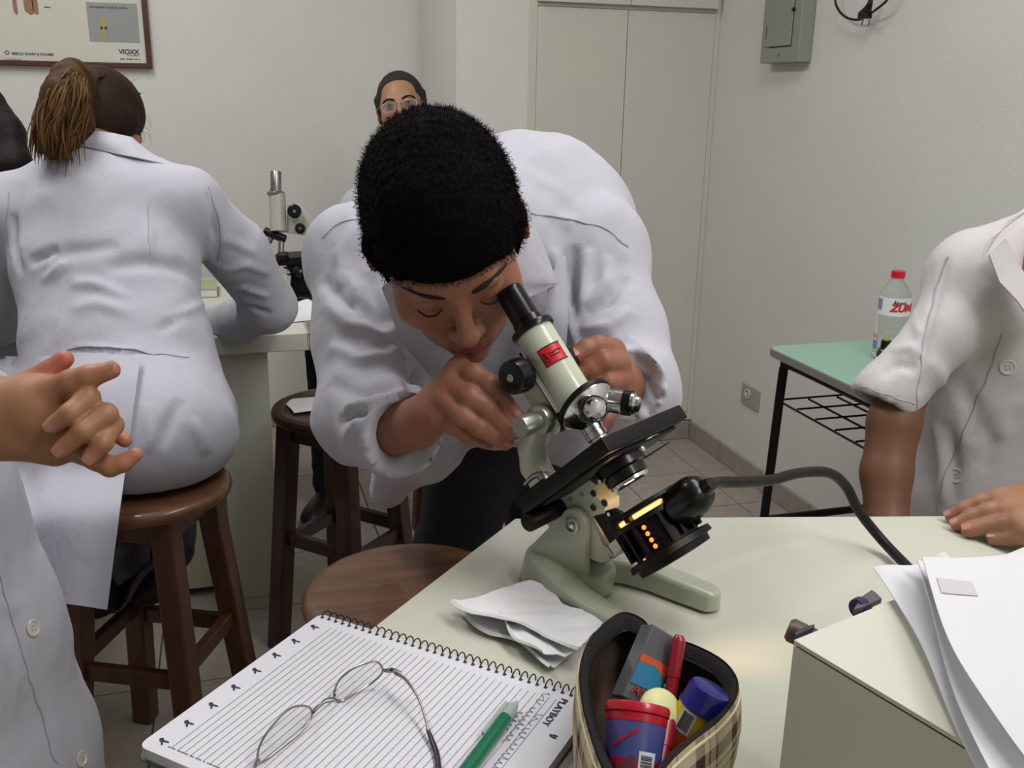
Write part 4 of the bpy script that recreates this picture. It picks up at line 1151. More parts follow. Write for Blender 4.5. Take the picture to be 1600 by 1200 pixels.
while t_ < .051:
    wd = .0003+.0006*r_.random(); bc.grid(lambda u, v: cupp(.26+.42*u, t_+wd*v, .0007), 5, 1, .0003); t_ += wd+.0003+.0006*r_.random()
bc.build('barcode', M['ink'], cu)
MB().grid(lambda u, v: cupp(-.75+.85*u, .014+.002*v+.011*(1-u), .0006), 8, 1, .0003).build('red_stripe', M['cup_red'], cu)
MB().grid(lambda u, v: cupp(-.6+.7*u, .034+.010*v+.003*math.sin(6*u), .0005), 8, 1, .0003).build('dark_print', mat('cup_brown', (90, 52, 62), .5), cu)
# pale round lid
c = PH(1036, 1110, .072)
rl = thing('round_lid', 'pale yellow round lid between the printed cup and the blue jar', 'lid', c)
dl = nrm(tow*.6+sdv*.5+Z3*.35)
MB().lathe(c-dl*.008, dl, [(0, .0150), (.004, .0165), (.008, .0160), (.0115, .0125), (.0135, .007), (.014, .001)], 32).build('lid_top', M['pale'], rl, True)
# blue jar with yellow label
a, b_ = PH(1112, 1074, .088), PH(1064, 1165, .045); d2_ = nrm(b_-a); Lj = float(np.linalg.norm(b_-a))
jr = thing('blue_jar', 'small blue capped jar with a yellow barcode label in the pencil case', 'jar', b_)
Rj = .0158
MB().lathe(a, d2_, [(0, Rj*.78), (.001, Rj*.9), (.004, Rj*.97), (.014, Rj*.98), (.0155, Rj*1.05), (.017, Rj*1.05)], 36).build('cap', M['deepblue'], jr, True)
MB().lathe(a+d2_*.017, d2_, [(0, Rj*.98), (.018, Rj*.98)], 36).build('yellow_label', M['yellow'], jr, True)
MB().lathe(a+d2_*.035, d2_, [(0, Rj*.99), (Lj-.035, Rj*.97), (Lj-.033, Rj*.8)], 36).build('orange_bottom', M['orange'], jr, True)
tw2 = nrm(CP-a); tw2 = nrm(tw2-d2_*np.dot(tw2, d2_)); sd2 = np.cross(d2_, tw2)
if proj(a+sd2*.01)[0][0] > proj(a)[0][0]: sd2 = -sd2
def jp(w, t_, e=.0004): return a+d2_*t_+(tw2*math.cos(w)+sd2*math.sin(w))*(Rj*.98+e)
MB().grid(lambda u, v: jp(-.05+.75*u, .018+.016*v), 8, 2, .0003).build('barcode_label', M['white'], jr, True)
bc = MB(); w = .05
while w < .55:
    wd = .02+.04*r_.random(); bc.grid(lambda u, v: jp(w+wd*u, .0195+.0125*v, .0007), 1, 1, .0003); w += wd+.02+.03*r_.random()
bc.build('barcode', M['ink'], jr)
c = PH(1037, 1086, .058); o = MB().ball(c, .005, .005, .009).build('green_eraser', mat('lime', (150, 180, 50), .6), None, True); tag(o, 'small lime green eraser tip beside the red pen', 'eraser')

# ------------------------------------------------------------------ cream box on the right
BH = .165
bA = onz(1241, 1000, TZ+BH); bB = onz(1372, 947, TZ+BH); bC = onz(1530, 1192, TZ+BH)
e_b = nrm(bB-bA); e_c = nrm(bC-bA)
print('box angle', math.degrees(math.acos(np.dot(e_b, e_c))))
e_c = nrm(e_c-e_b*np.dot(e_b, e_c)*1.0)
bx = thing('cream_box', 'large cream box with a dark seam at the right front of the table, under papers', 'box', bA-Z3*BH)
M['boxside'] = mat('box_laminate', (200, 199, 185), .55, var=.02); M['boxtop'] = mat('box_lid_laminate', (200, 201, 187), .5, var=.02)
WB, LB = .33, .34
MB().prism([bA+e_b*x+e_c*y-Z3*BH for x, y in ((0, 0), (WB, 0), (WB, LB), (0, LB))], Z3, BH-.004).build('body', M['boxside'], bx)
MB().prism([bA+e_b*x+e_c*y-Z3*.004 for x, y in ((.001, .001), (WB, .001), (WB, LB), (.001, LB))], Z3, .0014).build('seam', M['ink'], bx)
MB().prism([bA+e_b*x+e_c*y-Z3*.0026 for x, y in ((0, 0), (WB, 0), (WB, LB), (0, LB))], Z3, .0026).build('lid', M['boxtop'], bx)
nb_ = -e_c
c = bA+nb_*.011+e_b*.006-Z3*.010
M['brown_p'] = mat('brown_plastic', (84, 66, 56), .4)
h_ = MB().lathe(onz(1231, 982, TZ+BH-.006)-e_b*.0, nrm(e_b*.6+e_c*.9-Z3*.3), [(0, .006), (.002, .0078), (.010, .0078), (.011, .0062), (.013, .0062), (.014, .0078), (.020, .0072), (.03, .006)], 20).build('hinge_knuckle', M['brown_p'], bx, True)
MB().prism([onz(x, y, TZ+BH-.004) for x, y in ((1241, 996), (1247, 990), (1262, 984), (1272, 982), (1272, 986), (1243, 999))], Z3, .003).build('hinge_plate', M['ink'], bx)
MB().prism([onz(x, y, TZ+BH-.003) for x, y in ((1332, 960), (1345, 940), (1361, 929), (1366, 933), (1377, 943), (1345, 957))], Z3, .004, .0008).build('latch_plate', mat('grey_metal', (110, 110, 118), .35, metal=.6), bx)
MB().lathe(onz(1337, 952, TZ+BH-.004), nrm(e_b), [(0, .002), (.001, .0065), (.006, .0070), (.012, .004)], 18).build('latch_knob', mat('purple_plastic', (52, 34, 70), .4), bx, True)

# ------------------------------------------------------------------ sheets of paper draped over the box
PHH = TZ+BH+.004
M['paper'] = mat('soft_white_paper', (208, 207, 212), .85, bump=.06, bscale=60)
def sheet(name, label, cs, nu=20, nv=24, wob=.004, h0=0.0, seed=1, drop=None, par=None):
    P = [onz(x, y, PHH+h) for x, y, h in cs]
    def fn(u, v):
        p = P[0]*(1-u)*(1-v)+P[1]*u*(1-v)+P[2]*(1-u)*v+P[3]*u*v
        z = p[2]+h0+wob*(math.sin(5*u+3*v+seed)+.5*math.sin(11*v-4*u+seed*2))*.5
        s_ = .012*math.sin(3.1*v+seed)*math.exp(-3*u)
        return (p[0]+s_, p[1]+s_*.4, z)
    o = MB().grid(fn, nu, nv, .0008).build(name, M['paper'], None, True)
    tag(o, label, 'paper'); return fn
sheet('paper_sheet', 'lowest white sheet on the cream box, its left edge curling down', [(1348, 902, .0), (1470, 868, .004), (1565, 1215, .002), (1760, 1190, .004)], seed=1.2, wob=.005)
sheet('paper_sheet', 'narrow folded white sheet lying between the other sheets on the box', [(1420, 882, .013), (1475, 868, .014), (1590, 1235, .013), (1710, 1230, .014)], seed=2.3, wob=.004)
fn_top = sheet('paper_sheet', 'topmost white sheet on the cream box, with a strip of grey tape', [(1440, 872, .024), (1680, 860, .024), (1612, 1190, .026), (1790, 1180, .026)], seed=3.1, wob=.003)
tq = [onz(x, y, PHH+.0262) for x, y in ((1486, 919), (1536, 938), (1525, 960), (1480, 944))]
o2 = MB().grid(lambda u, v: np.array(fn_top(.05+.21*u, .135+.085*v+.035*u))+Z3*.0011, 8, 4, .0004).build('tape_strip', mat('grey_tape', (190, 188, 190), .8), None); tag(o2, 'strip of grey tape stuck on the topmost sheet', 'tape')
# ------------------------------------------------------------------ people: shared pieces
M['coat'] = mat('white_coat_cotton', (179, 178, 189), .9, bump=.12, bscale=220, sheen=.1)
M['coat2'] = mat('warm_white_cotton', (190, 186, 187), .9, bump=.12, bscale=220, sheen=.1)
M['seam'] = mat('seam_thread', (160, 160, 170), .9)
def wrinkle(m, sc, dist, strg=.6):
    nt = m.node_tree; L = nt.links.new; b = nt.nodes['Principled BSDF']; tc = nt.nodes.new('ShaderNodeTexCoord')
    n = nt.nodes.new('ShaderNodeTexNoise'); n.inputs['Scale'].default_value = sc; n.inputs['Detail'].default_value = 3; n.inputs['Distortion'].default_value = .35
    mp = nt.nodes.new('ShaderNodeMapping'); mp.inputs['Scale'].default_value = (1, 1, .55); L(tc.outputs['Object'], mp.inputs['Vector']); L(mp.outputs[0], n.inputs['Vector'])
    bp = nt.nodes.new('ShaderNodeBump'); bp.inputs['Strength'].default_value = strg; bp.inputs['Distance'].default_value = dist; L(n.outputs['Fac'], bp.inputs['Height'])
    old = b.inputs['Normal'].links[0].from_socket if b.inputs['Normal'].links else None
    if old: L(old, bp.inputs['Normal'])
    L(bp.outputs['Normal'], b.inputs['Normal'])
wrinkle(M['coat'], 11, .012, .55); wrinkle(M['coat2'], 9, .012, .5)
M['skin'] = mat('skin', (150, 105, 82), .5, attr=True, bump=.06, bscale=260, sss=.12)
M['hair_black'] = mat('black_hair', (9, 7, 8), .85, bump=.8, bscale=170, spec=.08)
M['hair_brown'] = mat('brown_hair', (66, 44, 28), .65, attr=True, bump=.4, bscale=60, stretch=(3, 3, .4), spec=.15)
M['trousers'] = mat('black_trousers', (22, 20, 30), .85)
M['shoe'] = mat('dark_shoe', (22, 20, 22), .5)
M['nail'] = mat('fingernail', (172, 122, 106), .35)
M['button'] = mat('pearl_button', (205, 202, 190), .3, coat=.4)
M['lip'] = mat('lips', (140, 62, 62), .45)
M['brow'] = mat('eyebrow_hair', (26, 18, 17), .8)

def person(label, c, group=None):
    return thing('person', label, 'person', (c[0], c[1], 0), group)
def c3(*c): return np.array([lin(v) for v in c])
def body_mesh(par, parts, colf, name='body'):
    """several closed surfaces joined into the person's one skin mesh"""
    Vs, Fs, n = [], [], 0
    for V, Q in parts: Vs.append(V); Fs.append(Q+n); n += len(V)
    V = np.concatenate(Vs); return mk(name, V, np.concatenate(Fs), M['skin'], par, True, col=colf(V))
class HeadFrame:
    def __init__(s, c, L, N, Uv, sc=1.0):
        s.c = np.array(c, float); s.N = nrm(N); s.U = nrm(np.array(Uv)-s.N*np.dot(Uv, s.N)); s.L = np.cross(s.N, s.U)
        if np.dot(s.L, L) < 0: s.L = -s.L
        s.s = sc
    def p(s, x, y, z): return s.c+(s.L*x+s.N*y+s.U*z)*s.s
    def loc(s, V): q = (V-s.c)/s.s; return np.stack([q @ s.L, q @ s.N, q @ s.U], 1)
    @property
    def ax(s): return (s.L, s.N, s.U)
def head_sdf(hf, f=None, neck=None):
    f = f or Sdf(); p, a, s = hf.p, hf.ax, hf.s
    E = lambda c, r, k=.01, sub=False, axes=None: f.ell(p(*c), np.array(r)*s, axes or a, k=k, sub=sub)
    E((0, -.012, .032), (.074, .094, .086), .01)
    E((0, .026, -.026), (.061, .064, .086), .03)
    E((0, .040, -.080), (.043, .042, .036), .03)
    E((0, .074, -.107), (.017, .015, .013), .02)
    f.cap(p(-.030, .080, .022), p(.030, .080, .022), .011*s, k=.018)
    for g in (-1, 1):
        E((g*.040, .056, -.028), (.026, .024, .024), .02)
        E((g*.031, .098, .004), (.017, .012, .010), .012, True)
        E((g*.031, .0745, .003), (.0145, .0135, .0115), .003)
    f.cap(p(0, .090, .008), p(0, .109, -.028), .0075*s, .0100*s, k=.010)
    E((0, .108, -.031), (.0115, .0105, .009), .006)
    for g in (-1, 1):
        E((g*.0120, .098, -.035), (.0075, .009, .007), .005)
        E((g*.0065, .104, -.0405), (.0036, .0052, .0036), .002, True)
    E((0, .082, -.070), (.026, .016, .020), .012)
    f.chain([p(-.022, .084, -.069), p(-.009, .0965, -.0635), p(0, .0975, -.0655), p(.009, .0965, -.0635), p(.022, .084, -.069)], [.003*s, .0052*s, .0048*s, .0052*s, .003*s], k=.003)
    f.chain([p(-.020, .083, -.073), p(0, .0955, -.0785), p(.020, .083, -.073)], [.003*s, .0066*s, .003*s], k=.003)
    for g in (-1, 1):
        ea = (hf.L, nrm(hf.N*.95-hf.U*.2), nrm(hf.U*.95+hf.N*.2))
        f.ell(p(g*.079, -.008, -.006), np.array((.0075, .0185, .031))*s, (nrm(hf.L-hf.N*g*.35), ea[1], ea[2]), k=.004)
        f.ell(p(g*.0855, -.002, -.004), np.array((.0045, .011, .019))*s, (nrm(hf.L-hf.N*g*.35), ea[1], ea[2]), k=.004, sub=True)
    if neck is not None: f.cap(p(0, -.022, -.06), neck, .054*s, .058*s, k=.03)
    return f
def head_colour(hf, base, lips=(150, 70, 70), extra=None):
    def fn(V):
        q = hf.loc(V); C = np.tile(c3(*base), (len(V), 1)); n = sinnoise(V, 14, 3, 3)[:, None]
        C = C*(1+.06*n)
        # flush of cheeks, nose and ears belongs to the skin
        for (c, r, col, w) in (((0, .118, -.034), .016, (176, 110, 90), .35), ((.05, .07, -.03), .028, (176, 100, 84), .25), ((-.05, .07, -.03), .028, (176, 100, 84), .25), ((.083, -.01, 0), .03, (180, 90, 80), .5), ((-.083, -.01, 0), .03, (180, 90, 80), .5)):
            d = np.linalg.norm(q-np.array(c), axis=1); m = np.exp(-(d/r)**2)[:, None]*w; C = C*(1-m)+c3(*col)*m*np.mean(c3(*base))/np.mean(c3(150, 105, 82))
        m = ((np.abs(q[:, 0]) < .0225) & (q[:, 1] > .078))
        zz = q[:, 2]+.071; wdt = .0105*np.sqrt(np.maximum(1-(q[:, 0]/.0235)**2, 0))
        mm = (m & (np.abs(zz) < wdt))[:, None]
        C = np.where(mm, c3(*lips), C)
        mm = (m & (np.abs(q[:, 2]+.0712) < .0012))[:, None]; C = np.where(mm, C*.35, C)
        return C
    return fn
def tufts(V, Q, sel, n, length, lean, wid, seed=1, jit=.5):
    """short hair strands growing out of the selected surface"""
    r = np.random.default_rng(seed); N = normals(V, Q); I = np.nonzero(sel)[0]; I = r.choice(I, n)
    b = V[I]+r.normal(size=(n, 3))*.002; d = N[I]+lean+r.normal(size=(n, 3))*jit; d /= np.linalg.norm(d, axis=1, keepdims=True)
    s = np.cross(d, r.normal(size=(n, 3))); s /= np.linalg.norm(s, axis=1, keepdims=True)+1e-9
    L_ = length*(.5+r.random(n))[:, None]
    P = np.stack([b-s*wid-d*.001, b+s*wid-d*.001, b+d*L_], 1).reshape(-1, 3)
    return P, np.arange(3*n).reshape(n, 3)
def locks(paths, w, seg=5, flat=.5):
    m = MB()
    for P in paths:
        n = len(P); r = [w*(.45+.55*math.sin(PI*min(1, .15+i/(n-1)*.95))) for i in range(n)]; r[-1] = w*.12
        m.tube(P, r, seg, sub=3, flat=flat)
    return m
def finger(g, pts, rs, k=.003):
    g.chain(pts, rs, k=k)
def nail(par, a, tip, up, r, name='fingernail'):
    """nail plate lying on the back of a finger tip"""
    a, tip, up = np.array(a), np.array(tip), np.array(up, float); d = nrm(tip-a); up = nrm(up-d*np.dot(up, d)); s = np.cross(d, up)
    def fn(u, v):
        w = (u-.5)*1.45*(1-.25*abs(2*v-1)**2.5); t = (v-.45)*r*1.25
        e = 1-.12*abs(2*v-1)**3
        return tip+d*(t)+(s*math.sin(w)+up*math.cos(w))*r*(.99+.02*(1-abs(2*v-1)**4))
    MB().grid(fn, 6, 6, .0004).build(name, M['nail'], par, True)
def cloth_shell(f, h, foldlist=(), amp=.0025, sc=6, seed=1, smooth=2, lo=None, hi=None, region=None):
    V, Q = f.mesh(h, lo, hi, smooth=smooth)
    N = normals(V, Q)
    n = sinnoise(V, sc, seed, 2, ridged=True); w = amp*n
    if region is not None: w = w*region(V)
    V = V+N*w[:, None]
    if foldlist: V = photo_folds(V, Q, foldlist)
    return V, Q
def seam_on(par, V, Q, pts, r=.0009, name='seam', off=.0004, m='seam'):
    N = normals(V, Q); dense = []
    for i in range(len(pts)-1):
        n = max(1, int(math.hypot(pts[i+1][0]-pts[i][0], pts[i+1][1]-pts[i][1])/9))
        dense += [(pts[i][0]+(pts[i+1][0]-pts[i][0])*k/n, pts[i][1]+(pts[i+1][1]-pts[i][1])*k/n) for k in range(n)]
    P = pick(V, N, dense+[pts[-1]], 6); q = []
    for p in P: i = int(np.argmin(np.linalg.norm(V-p, axis=1))); q.append(p+N[i]*off)
    q = [q[0]]+[(q[i-1]+2*q[i]+q[i+1])/4+0*q[i] for i in range(1, len(q)-1)]+[q[-1]]
    return MB().tube(q, r, 6, sub=2).build(name, M[m], par, True)
def button_on(par, V, Q, px, py, r=.0075):
    N = normals(V, Q); P = pick(V, N, [(px, py)], 5)[0]; i = int(np.argmin(np.linalg.norm(V-P, axis=1))); n = nrm(N[i])
    t_ = MB().lathe(P-n*.0005, n, [(0, r*.9), (.0012, r), (.0024, r*.95), (.0026, r*.78), (.0014, r*.7), (.0012, .0001)], 24).build('button', M['button'], par, True)
    x = nrm(np.cross(n, (0, .3, 1))); y = np.cross(n, x); hh = MB()
    for a, b in ((1, 1), (1, -1), (-1, 1), (-1, -1)):
        c = P+n*.0009+(x*a+y*b)*r*.2; hh.cyl(c, c+n*.0006, r*.1, 8)
    hh.build('thread_hole', M['seam'], t_)
def shoe(par, ankle, fwd, L=.27, m='shoe'):
    f = nrm([fwd[0], fwd[1], 0]); a = np.array([ankle[0], ankle[1], 0]); s = Sdf()
    s.ell(a+f*.06+Z3*.04, (L*.5, .046, .038), (f, np.cross(Z3, f), Z3), k=.01)
    s.ell(a+f*.13+Z3*.03, (.075, .048, .03), (f, np.cross(Z3, f), Z3), k=.02)
    s.cap(a+Z3*.05, a+Z3*.12, .045, .042, k=.02)
    s.box(a+f*.05-Z3*.05, (.3, .2, .05), (f, np.cross(Z3, f), Z3), rr=.001, k=.003, sub=True)
    V, Q = s.mesh(.007); o = mk('shoe', V, Q, M[m], par, True)
    return o
# ------------------------------------------------------------------ the man bending over the microscope
pm = person('young man with short black hair in a white coat bending over the microscope eyepiece', U(760, 600, 1.7))
hc = U(698, 371, 1.0)
HF = HeadFrame(hc, cdir(.96, .27, 0), cdir(.19, -.83, .52), cdir(-.10, .52, .84), 1.0)
nk = U(752, 345, 1.20)
hs = head_sdf(HF, neck=nk)
HV = hs.mesh(.0028, smooth=1)
# torso, arms and legs under the clothes
sR, eR, wR = U(560, 402, 1.29), U(567, 650, 1.14), U(652, 662, 1.03)
sL, eL, wL = U(925, 400, 1.31), U(985, 610, 1.20), U(962, 597, 1.05)
tb = Sdf()
tb.chain([nk, U(765, 395, 1.32), U(800, 430, 1.5), U(820, 500, 1.75)], [.052, .075, .10, .10], k=.05)
tb.chain([sR, eR], [.045, .038], k=.03).chain([eR, wR], [.036, .028], k=.02)
tb.chain([sL, eL], [.045, .038], k=.03).chain([eL, wL], [.036, .028], k=.02)
tb.cap(U(760, 385, 1.30), sR, .06, .05, k=.04).cap(U(760, 385, 1.30), sL, .06, .05, k=.04)
hipR, hipL = U(752, 640, 1.80), U(835, 630, 1.84)
aR = np.array([.40, 1.95, .09]); aL = np.array([.76, 2.15, .09])
kR, kL = (hipR+aR)/2, (hipL+aL)/2
tb.chain([U(820, 500, 1.75), hipR, kR, aR], [.1, .075, .05, .036], k=.04).chain([U(820, 500, 1.75), hipL, kL, aL], [.1, .075, .05, .036], k=.04)
TV = tb.mesh(.011, smooth=1)
# right hand (left in the photograph), turning the fine focus knob
def handR():
    h = Sdf(); g = Sdf(); W = wR
    kn = [U(716, 578, .985), U(704, 600, .975), U(694, 624, .972), (U(684, 648, .980))]
    # palm
    pg = Sdf()
    for k_, r_ in zip(kn, (.0125, .0125, .012, .0115)): pg.cap(W, k_, .020, r_, k=.012)
    pg.cap(kn[0], kn[3], .0115, .0115, k=.010)
    pg.cap(W, U(700, 640, 1.0), .021, .018, k=.012)
    h.grp(pg, k=.004)
    h.chain([U(622, 672, 1.06), W], [.029, .025], k=.01)
    fs = [([kn[0], U(741, 585, .965), U(765, 600, .958), U(806, 648, .962)], [.0120, .0108, .0104, .0082]),
          ([kn[1], U(735, 620, .955), U(764, 640, .952), U(801, 676, .957)], [.0122, .0110, .0104, .0084]),
          ([kn[2], U(722, 648, .955), U(750, 668, .953), U(789, 692, .962)], [.0118, .0104, .0100, .0080]),
          ([kn[3], U(708, 664, .972), U(732, 680, .972), U(762, 692, .985)], [.0108, .0095, .0090, .0074]),
          ([U(672, 640, 1.03), U(705, 628, 1.03), U(752, 642, 1.01), U(795, 650, .985)], [.014, .0125, .0108, .0088])]
    for P, r in fs:
        q = Sdf(); q.chain(P, r, k=.003); q.ell(P[1], [r[1]*1.02]*3, k=.004); h.grp(q, k=.0022 if r[0] > .0107 and P is not fs[4][0] else .003)
    return h, fs
hR, fsR = handR()
HRV = hR.mesh(.0021, smooth=1)
def handL():
    h = Sdf(); W = wL
    kn = [U(958, 548, 1.01), U(968, 568, 1.0), U(968, 592, 1.0), U(962, 612, 1.01)]
    pg = Sdf()
    for k_, r_ in zip(kn, (.0125, .0125, .012, .0115)): pg.cap(W, k_, .018, r_*.95, k=.008)
    pg.cap(kn[0], kn[3], .0115, .0115, k=.008); pg.cap(W, U(945, 590, 1.035), .019, .016, k=.010)
    h.grp(pg, k=.004)
    h.chain([U(982, 606, 1.10), W], [.022, .0195], k=.006)
    fs = [([kn[0], U(935, 541, .995), U(915, 546, .99), U(899, 556, .985)], [.0125, .0115, .0105, .0088]),
          ([kn[1], U(945, 566, .985), U(925, 578, .985), U(905, 588, .985)], [.0122, .0112, .0104, .0086]),
          ([kn[2], U(950, 598, .985), U(930, 606, .985), U(912, 612, .99)], [.0118, .0108, .0100, .0082]),
          ([kn[3], U(955, 632, .985), U(945, 655, .975), U(940, 668, .97)], [.0112, .0102, .0098, .0082]),
          ([U(965, 580, 1.03), U(938, 572, 1.02), U(915, 568, 1.0), U(900, 570, .995)], [.014, .012, .011, .009])]
    for P, r in fs:
        q = Sdf(); q.chain(P, r, k=.003); h.grp(q, k=.0025)
    return h, fs
hL, fsL = handL()
HLV = hL.mesh(.0021, smooth=1)
base_col = (142, 94, 72)
hcf = head_colour(HF, base_col, (150, 66, 70))
nh = len(HV[0])
def colm(V):
    C = np.tile(c3(*base_col), (len(V), 1))*(1+.07*sinnoise(V, 16, 4, 3)[:, None])
    C[:nh] = hcf(V[:nh])
    # redder finger tips and knuckles
    for fs in (fsR, fsL):
        for P, r in fs:
            for c, w, rr_ in ((P[-1], .35, .012), (P[1], .22, .011), (P[0], .2, .013)):
                d = np.linalg.norm(V[nh:]-c, axis=1); m = (np.exp(-(d/rr_)**2)*w)[:, None]; C[nh:] = C[nh:]*(1-m)+c3(172, 92, 84)*m
    return C
body_mesh(pm, [HV, TV, HRV, HLV], colm)
tow_cam = cdir(0, .3, 1)
for fs, up in ((fsR, cdir(.5, .2, .8)), (fsL, cdir(-.6, .2, .8))):
    for P, r in fs[:3]: nail(pm, P[-2], P[-1], up, r[-1])
# eyebrows, closed lids
for g in (-1, 1):
    MB().tube([HF.p(g*.014, .0925, .020), HF.p(g*.026, .0925, .026), HF.p(g*.040, .083, .026), HF.p(g*.053, .066, .018)], [.003, .0042, .0036, .0016], 8, sub=4, flat=.45).build('eyebrow', M['brow'], pm, True)
    MB().tube([HF.p(g*.019, .0885, -.002), HF.p(g*.027, .0905, -.0062), HF.p(g*.036, .089, -.0062), HF.p(g*.044, .082, -.002)], [.0007, .0013, .0013, .0007], 6, sub=4).build('eyelashes', M['brow'], pm, True)
# hair cap
hr = Sdf(); a = HF.ax; s_ = HF.s
hr.ell(HF.p(0, -.014, .036), np.array((.0805, .1030, .0915))*s_, a, k=.01)
hr.ell(HF.p(0, -.060, -.010), np.array((.068, .055, .072))*s_, a, k=.03)
hr.ell(HF.p(0, .035, .070), np.array((.064, .060, .054))*s_, a, k=.02)
for g in (-1, 1): hr.cap(HF.p(g*.073, .018, .03), HF.p(g*.0725, .020, -.022), .012*s_, .006*s_, k=.012)
# forehead, face and ears stay free
hr.box(HF.p(0, .132, -.086), np.array((.12, .070, .122))*s_, a, rr=.03, k=.012, sub=True)
for g in (-1, 1): hr.ell(HF.p(g*.095, .0, -.018), np.array((.030, .034, .044))*s_, a, k=.006, sub=True)
hr.box(HF.p(0, .02, -.14), np.array((.12, .075, .095))*s_, a, rr=.02, k=.01, sub=True)
V, Q = hr.mesh(.0035, smooth=1)
N = normals(V, Q); V = V+N*(.0012*sinnoise(V, 60, 5, 2))[:, None]
P, T3 = tufts(V, Q, (HF.loc(V)[:, 1] < .2), 42000, .0034, np.array([0, 0, 0]), .00035, 3, .55)
T4 = np.concatenate([T3, T3[:, 2:3]], 1)
hair = mk('hair', V, Q, M['hair_black'], pm, True)
mk('hair_strands', P, T3, M['hair_black'], hair)['kind'] = 'stuff'

# white coat
ct = Sdf()
ub = U(838, 372, 1.43)
ct.ell(ub, (.148, .150, .15), (cdir(1, 0, 0), cdir(0, 1, 0), cdir(0, 0, 1)), k=.05)
ct.chain([U(752, 372, 1.27), U(800, 390, 1.42), U(830, 420, 1.6), U(835, 500, 1.80)], [.10, .135, .140, .135], k=.06)
ct.cap(U(665, 385, 1.30), sR, .080, .065, k=.05)
ct.cap(ub, sL, .11, .070, k=.05)
ct.chain([sR, U(568, 520, 1.22), eR], [.065, .057, .052], k=.03)
ct.chain([eR, U(610, 665, 1.075), U(655, 688, 1.020)], [.051, .046, .048], k=.03)
ct.chain([sL, U(958, 520, 1.26), eL], [.071, .064, .056], k=.03)
ct.chain([eL, U(988, 606, 1.12), U(984, 600, 1.066)], [.054, .043, .041], k=.03)
# chest and hanging fronts
ct.chain([U(690, 470, 1.27), U(680, 600, 1.36), U(660, 690, 1.50)], [.075, .07, .062], k=.05)
ct.chain([U(840, 470, 1.33), U(850, 590, 1.44), U(890, 660, 1.52)], [.09, .085, .07], k=.05)
ct.chain([U(760, 520, 1.42), U(770, 600, 1.55)], [.10, .10], k=.05)
ct.chain([U(835, 500, 1.80), U(815, 580, 1.80)], [.135, .13], k=.05)
ct.cap(U(650, 690, 1.50), U(606, 765, 1.60), .058, .028, k=.03)
ct.chain([U(992, 556, 1.14), U(1020, 584, 1.12), U(1008, 622, 1.10)], [.016, .014, .012], k=.012)
ct.chain([U(1000, 600, 1.12), U(1012, 640, 1.11)], [.012, .012], k=.012)
# openings
cu_ax = nrm(U(655, 688, 1.020)-U(610, 665, 1.075))
ct.cap(U(655, 688, 1.020)+cu_ax*.01, U(655, 688, 1.020)+cu_ax*.12, .06, .10, k=.002, sub=True)
ct.cap(U(655, 688, 1.020)-cu_ax*.055, U(655, 688, 1.020)+cu_ax*.06, .030, .047, k=.004, sub=True)
cl_ax = nrm(U(972, 598, 1.05)-U(990, 608, 1.14))
ct.cap(U(978, 600, 1.078)+cl_ax*.042, U(978, 600, 1.078)+cl_ax*.12, .055, .08, k=.002, sub=True)
ct.cap(U(970, 602, 1.078)-cl_ax*.03, U(962, 600, 1.078)+cl_ax*.06, .024, .028, k=.004, sub=True)
# the head leans out of the open neck
ct.ell(U(716, 430, 1.12), (.095, .13, .10), (cdir(1, .2, 0), cdir(-.2, 1, 0), cdir(0, 0, 1)), k=.02, sub=True)
ct.cap(U(722, 470, 1.12), U(745, 600, 1.16), .062, .045, k=.02, sub=True)
folds = [
 ([(740, 240), (760, 300), (800, 330)], .02, 0.0050), ([(810, 250), (850, 280), (905, 300)], .018, 0.0063), ([(600, 540), (640, 560), (660, 600)], .007, 0.0075), ([(640, 560), (650, 600), (640, 640)], .009, -0.0088), ([(545, 420), (560, 450), (570, 500)], .006, 0.0088), ([(975, 610), (1000, 640), (1000, 660)], .006, 0.0075),
 ([(500, 470), (545, 505), (600, 520), (640, 515)], .010, 0.0125), ([(498, 430), (540, 470), (610, 500)], .008, -0.0100),
 ([(505, 540), (560, 560), (625, 555)], .009, 0.0100), ([(510, 590), (560, 610), (625, 600)], .010, -0.0112),
 ([(530, 635), (580, 622), (640, 618)], .007, 0.0112), ([(520, 660), (545, 645), (580, 650)], .006, -0.0100),
 ([(530, 690), (555, 655), (580, 640)], .006, 0.0100), ([(560, 340), (530, 400), (525, 450)], .011, 0.0100),
 ([(575, 420), (590, 470), (600, 520)], .009, -0.0100), ([(600, 440), (620, 500), (625, 560)], .009, 0.0100),
 ([(820, 370), (835, 400), (850, 440)], .008, -0.0112), ([(870, 385), (868, 420), (880, 470)], .009, 0.0150),
 ([(900, 380), (890, 430), (893, 480)], .008, -0.0125), ([(920, 390), (912, 440), (905, 500)], .009, 0.0125),
 ([(950, 400), (945, 440), (915, 480)], .009, 0.0112), ([(985, 430), (950, 470), (900, 495)], .008, -0.0112),
 ([(990, 480), (950, 510), (905, 515)], .008, 0.0112), ([(995, 520), (960, 530), (915, 530)], .009, -0.0100),
 ([(900, 560), (885, 500), (880, 450)], .008, 0.0100), ([(1005, 550), (985, 525), (975, 490)], .008, 0.0125),
 ([(1015, 600), (990, 575), (950, 560)], .006, 0.0112), ([(1020, 625), (1000, 590), (975, 565)], .005, -0.0100),
 ([(860, 300), (870, 330), (900, 350)], .012, 0.0063), ([(650, 640), (640, 690), (625, 730)], .008, 0.0075)]
V, Q = cloth_shell(ct, .0055, folds, amp=.004, sc=5.5, seed=4)
coatm = mk('lab_coat', V, Q, M['coat'], pm, True)
seam_on(coatm, V, Q, [(832, 333), (860, 337), (900, 343), (935, 352), (960, 366), (985, 385)], .0011)
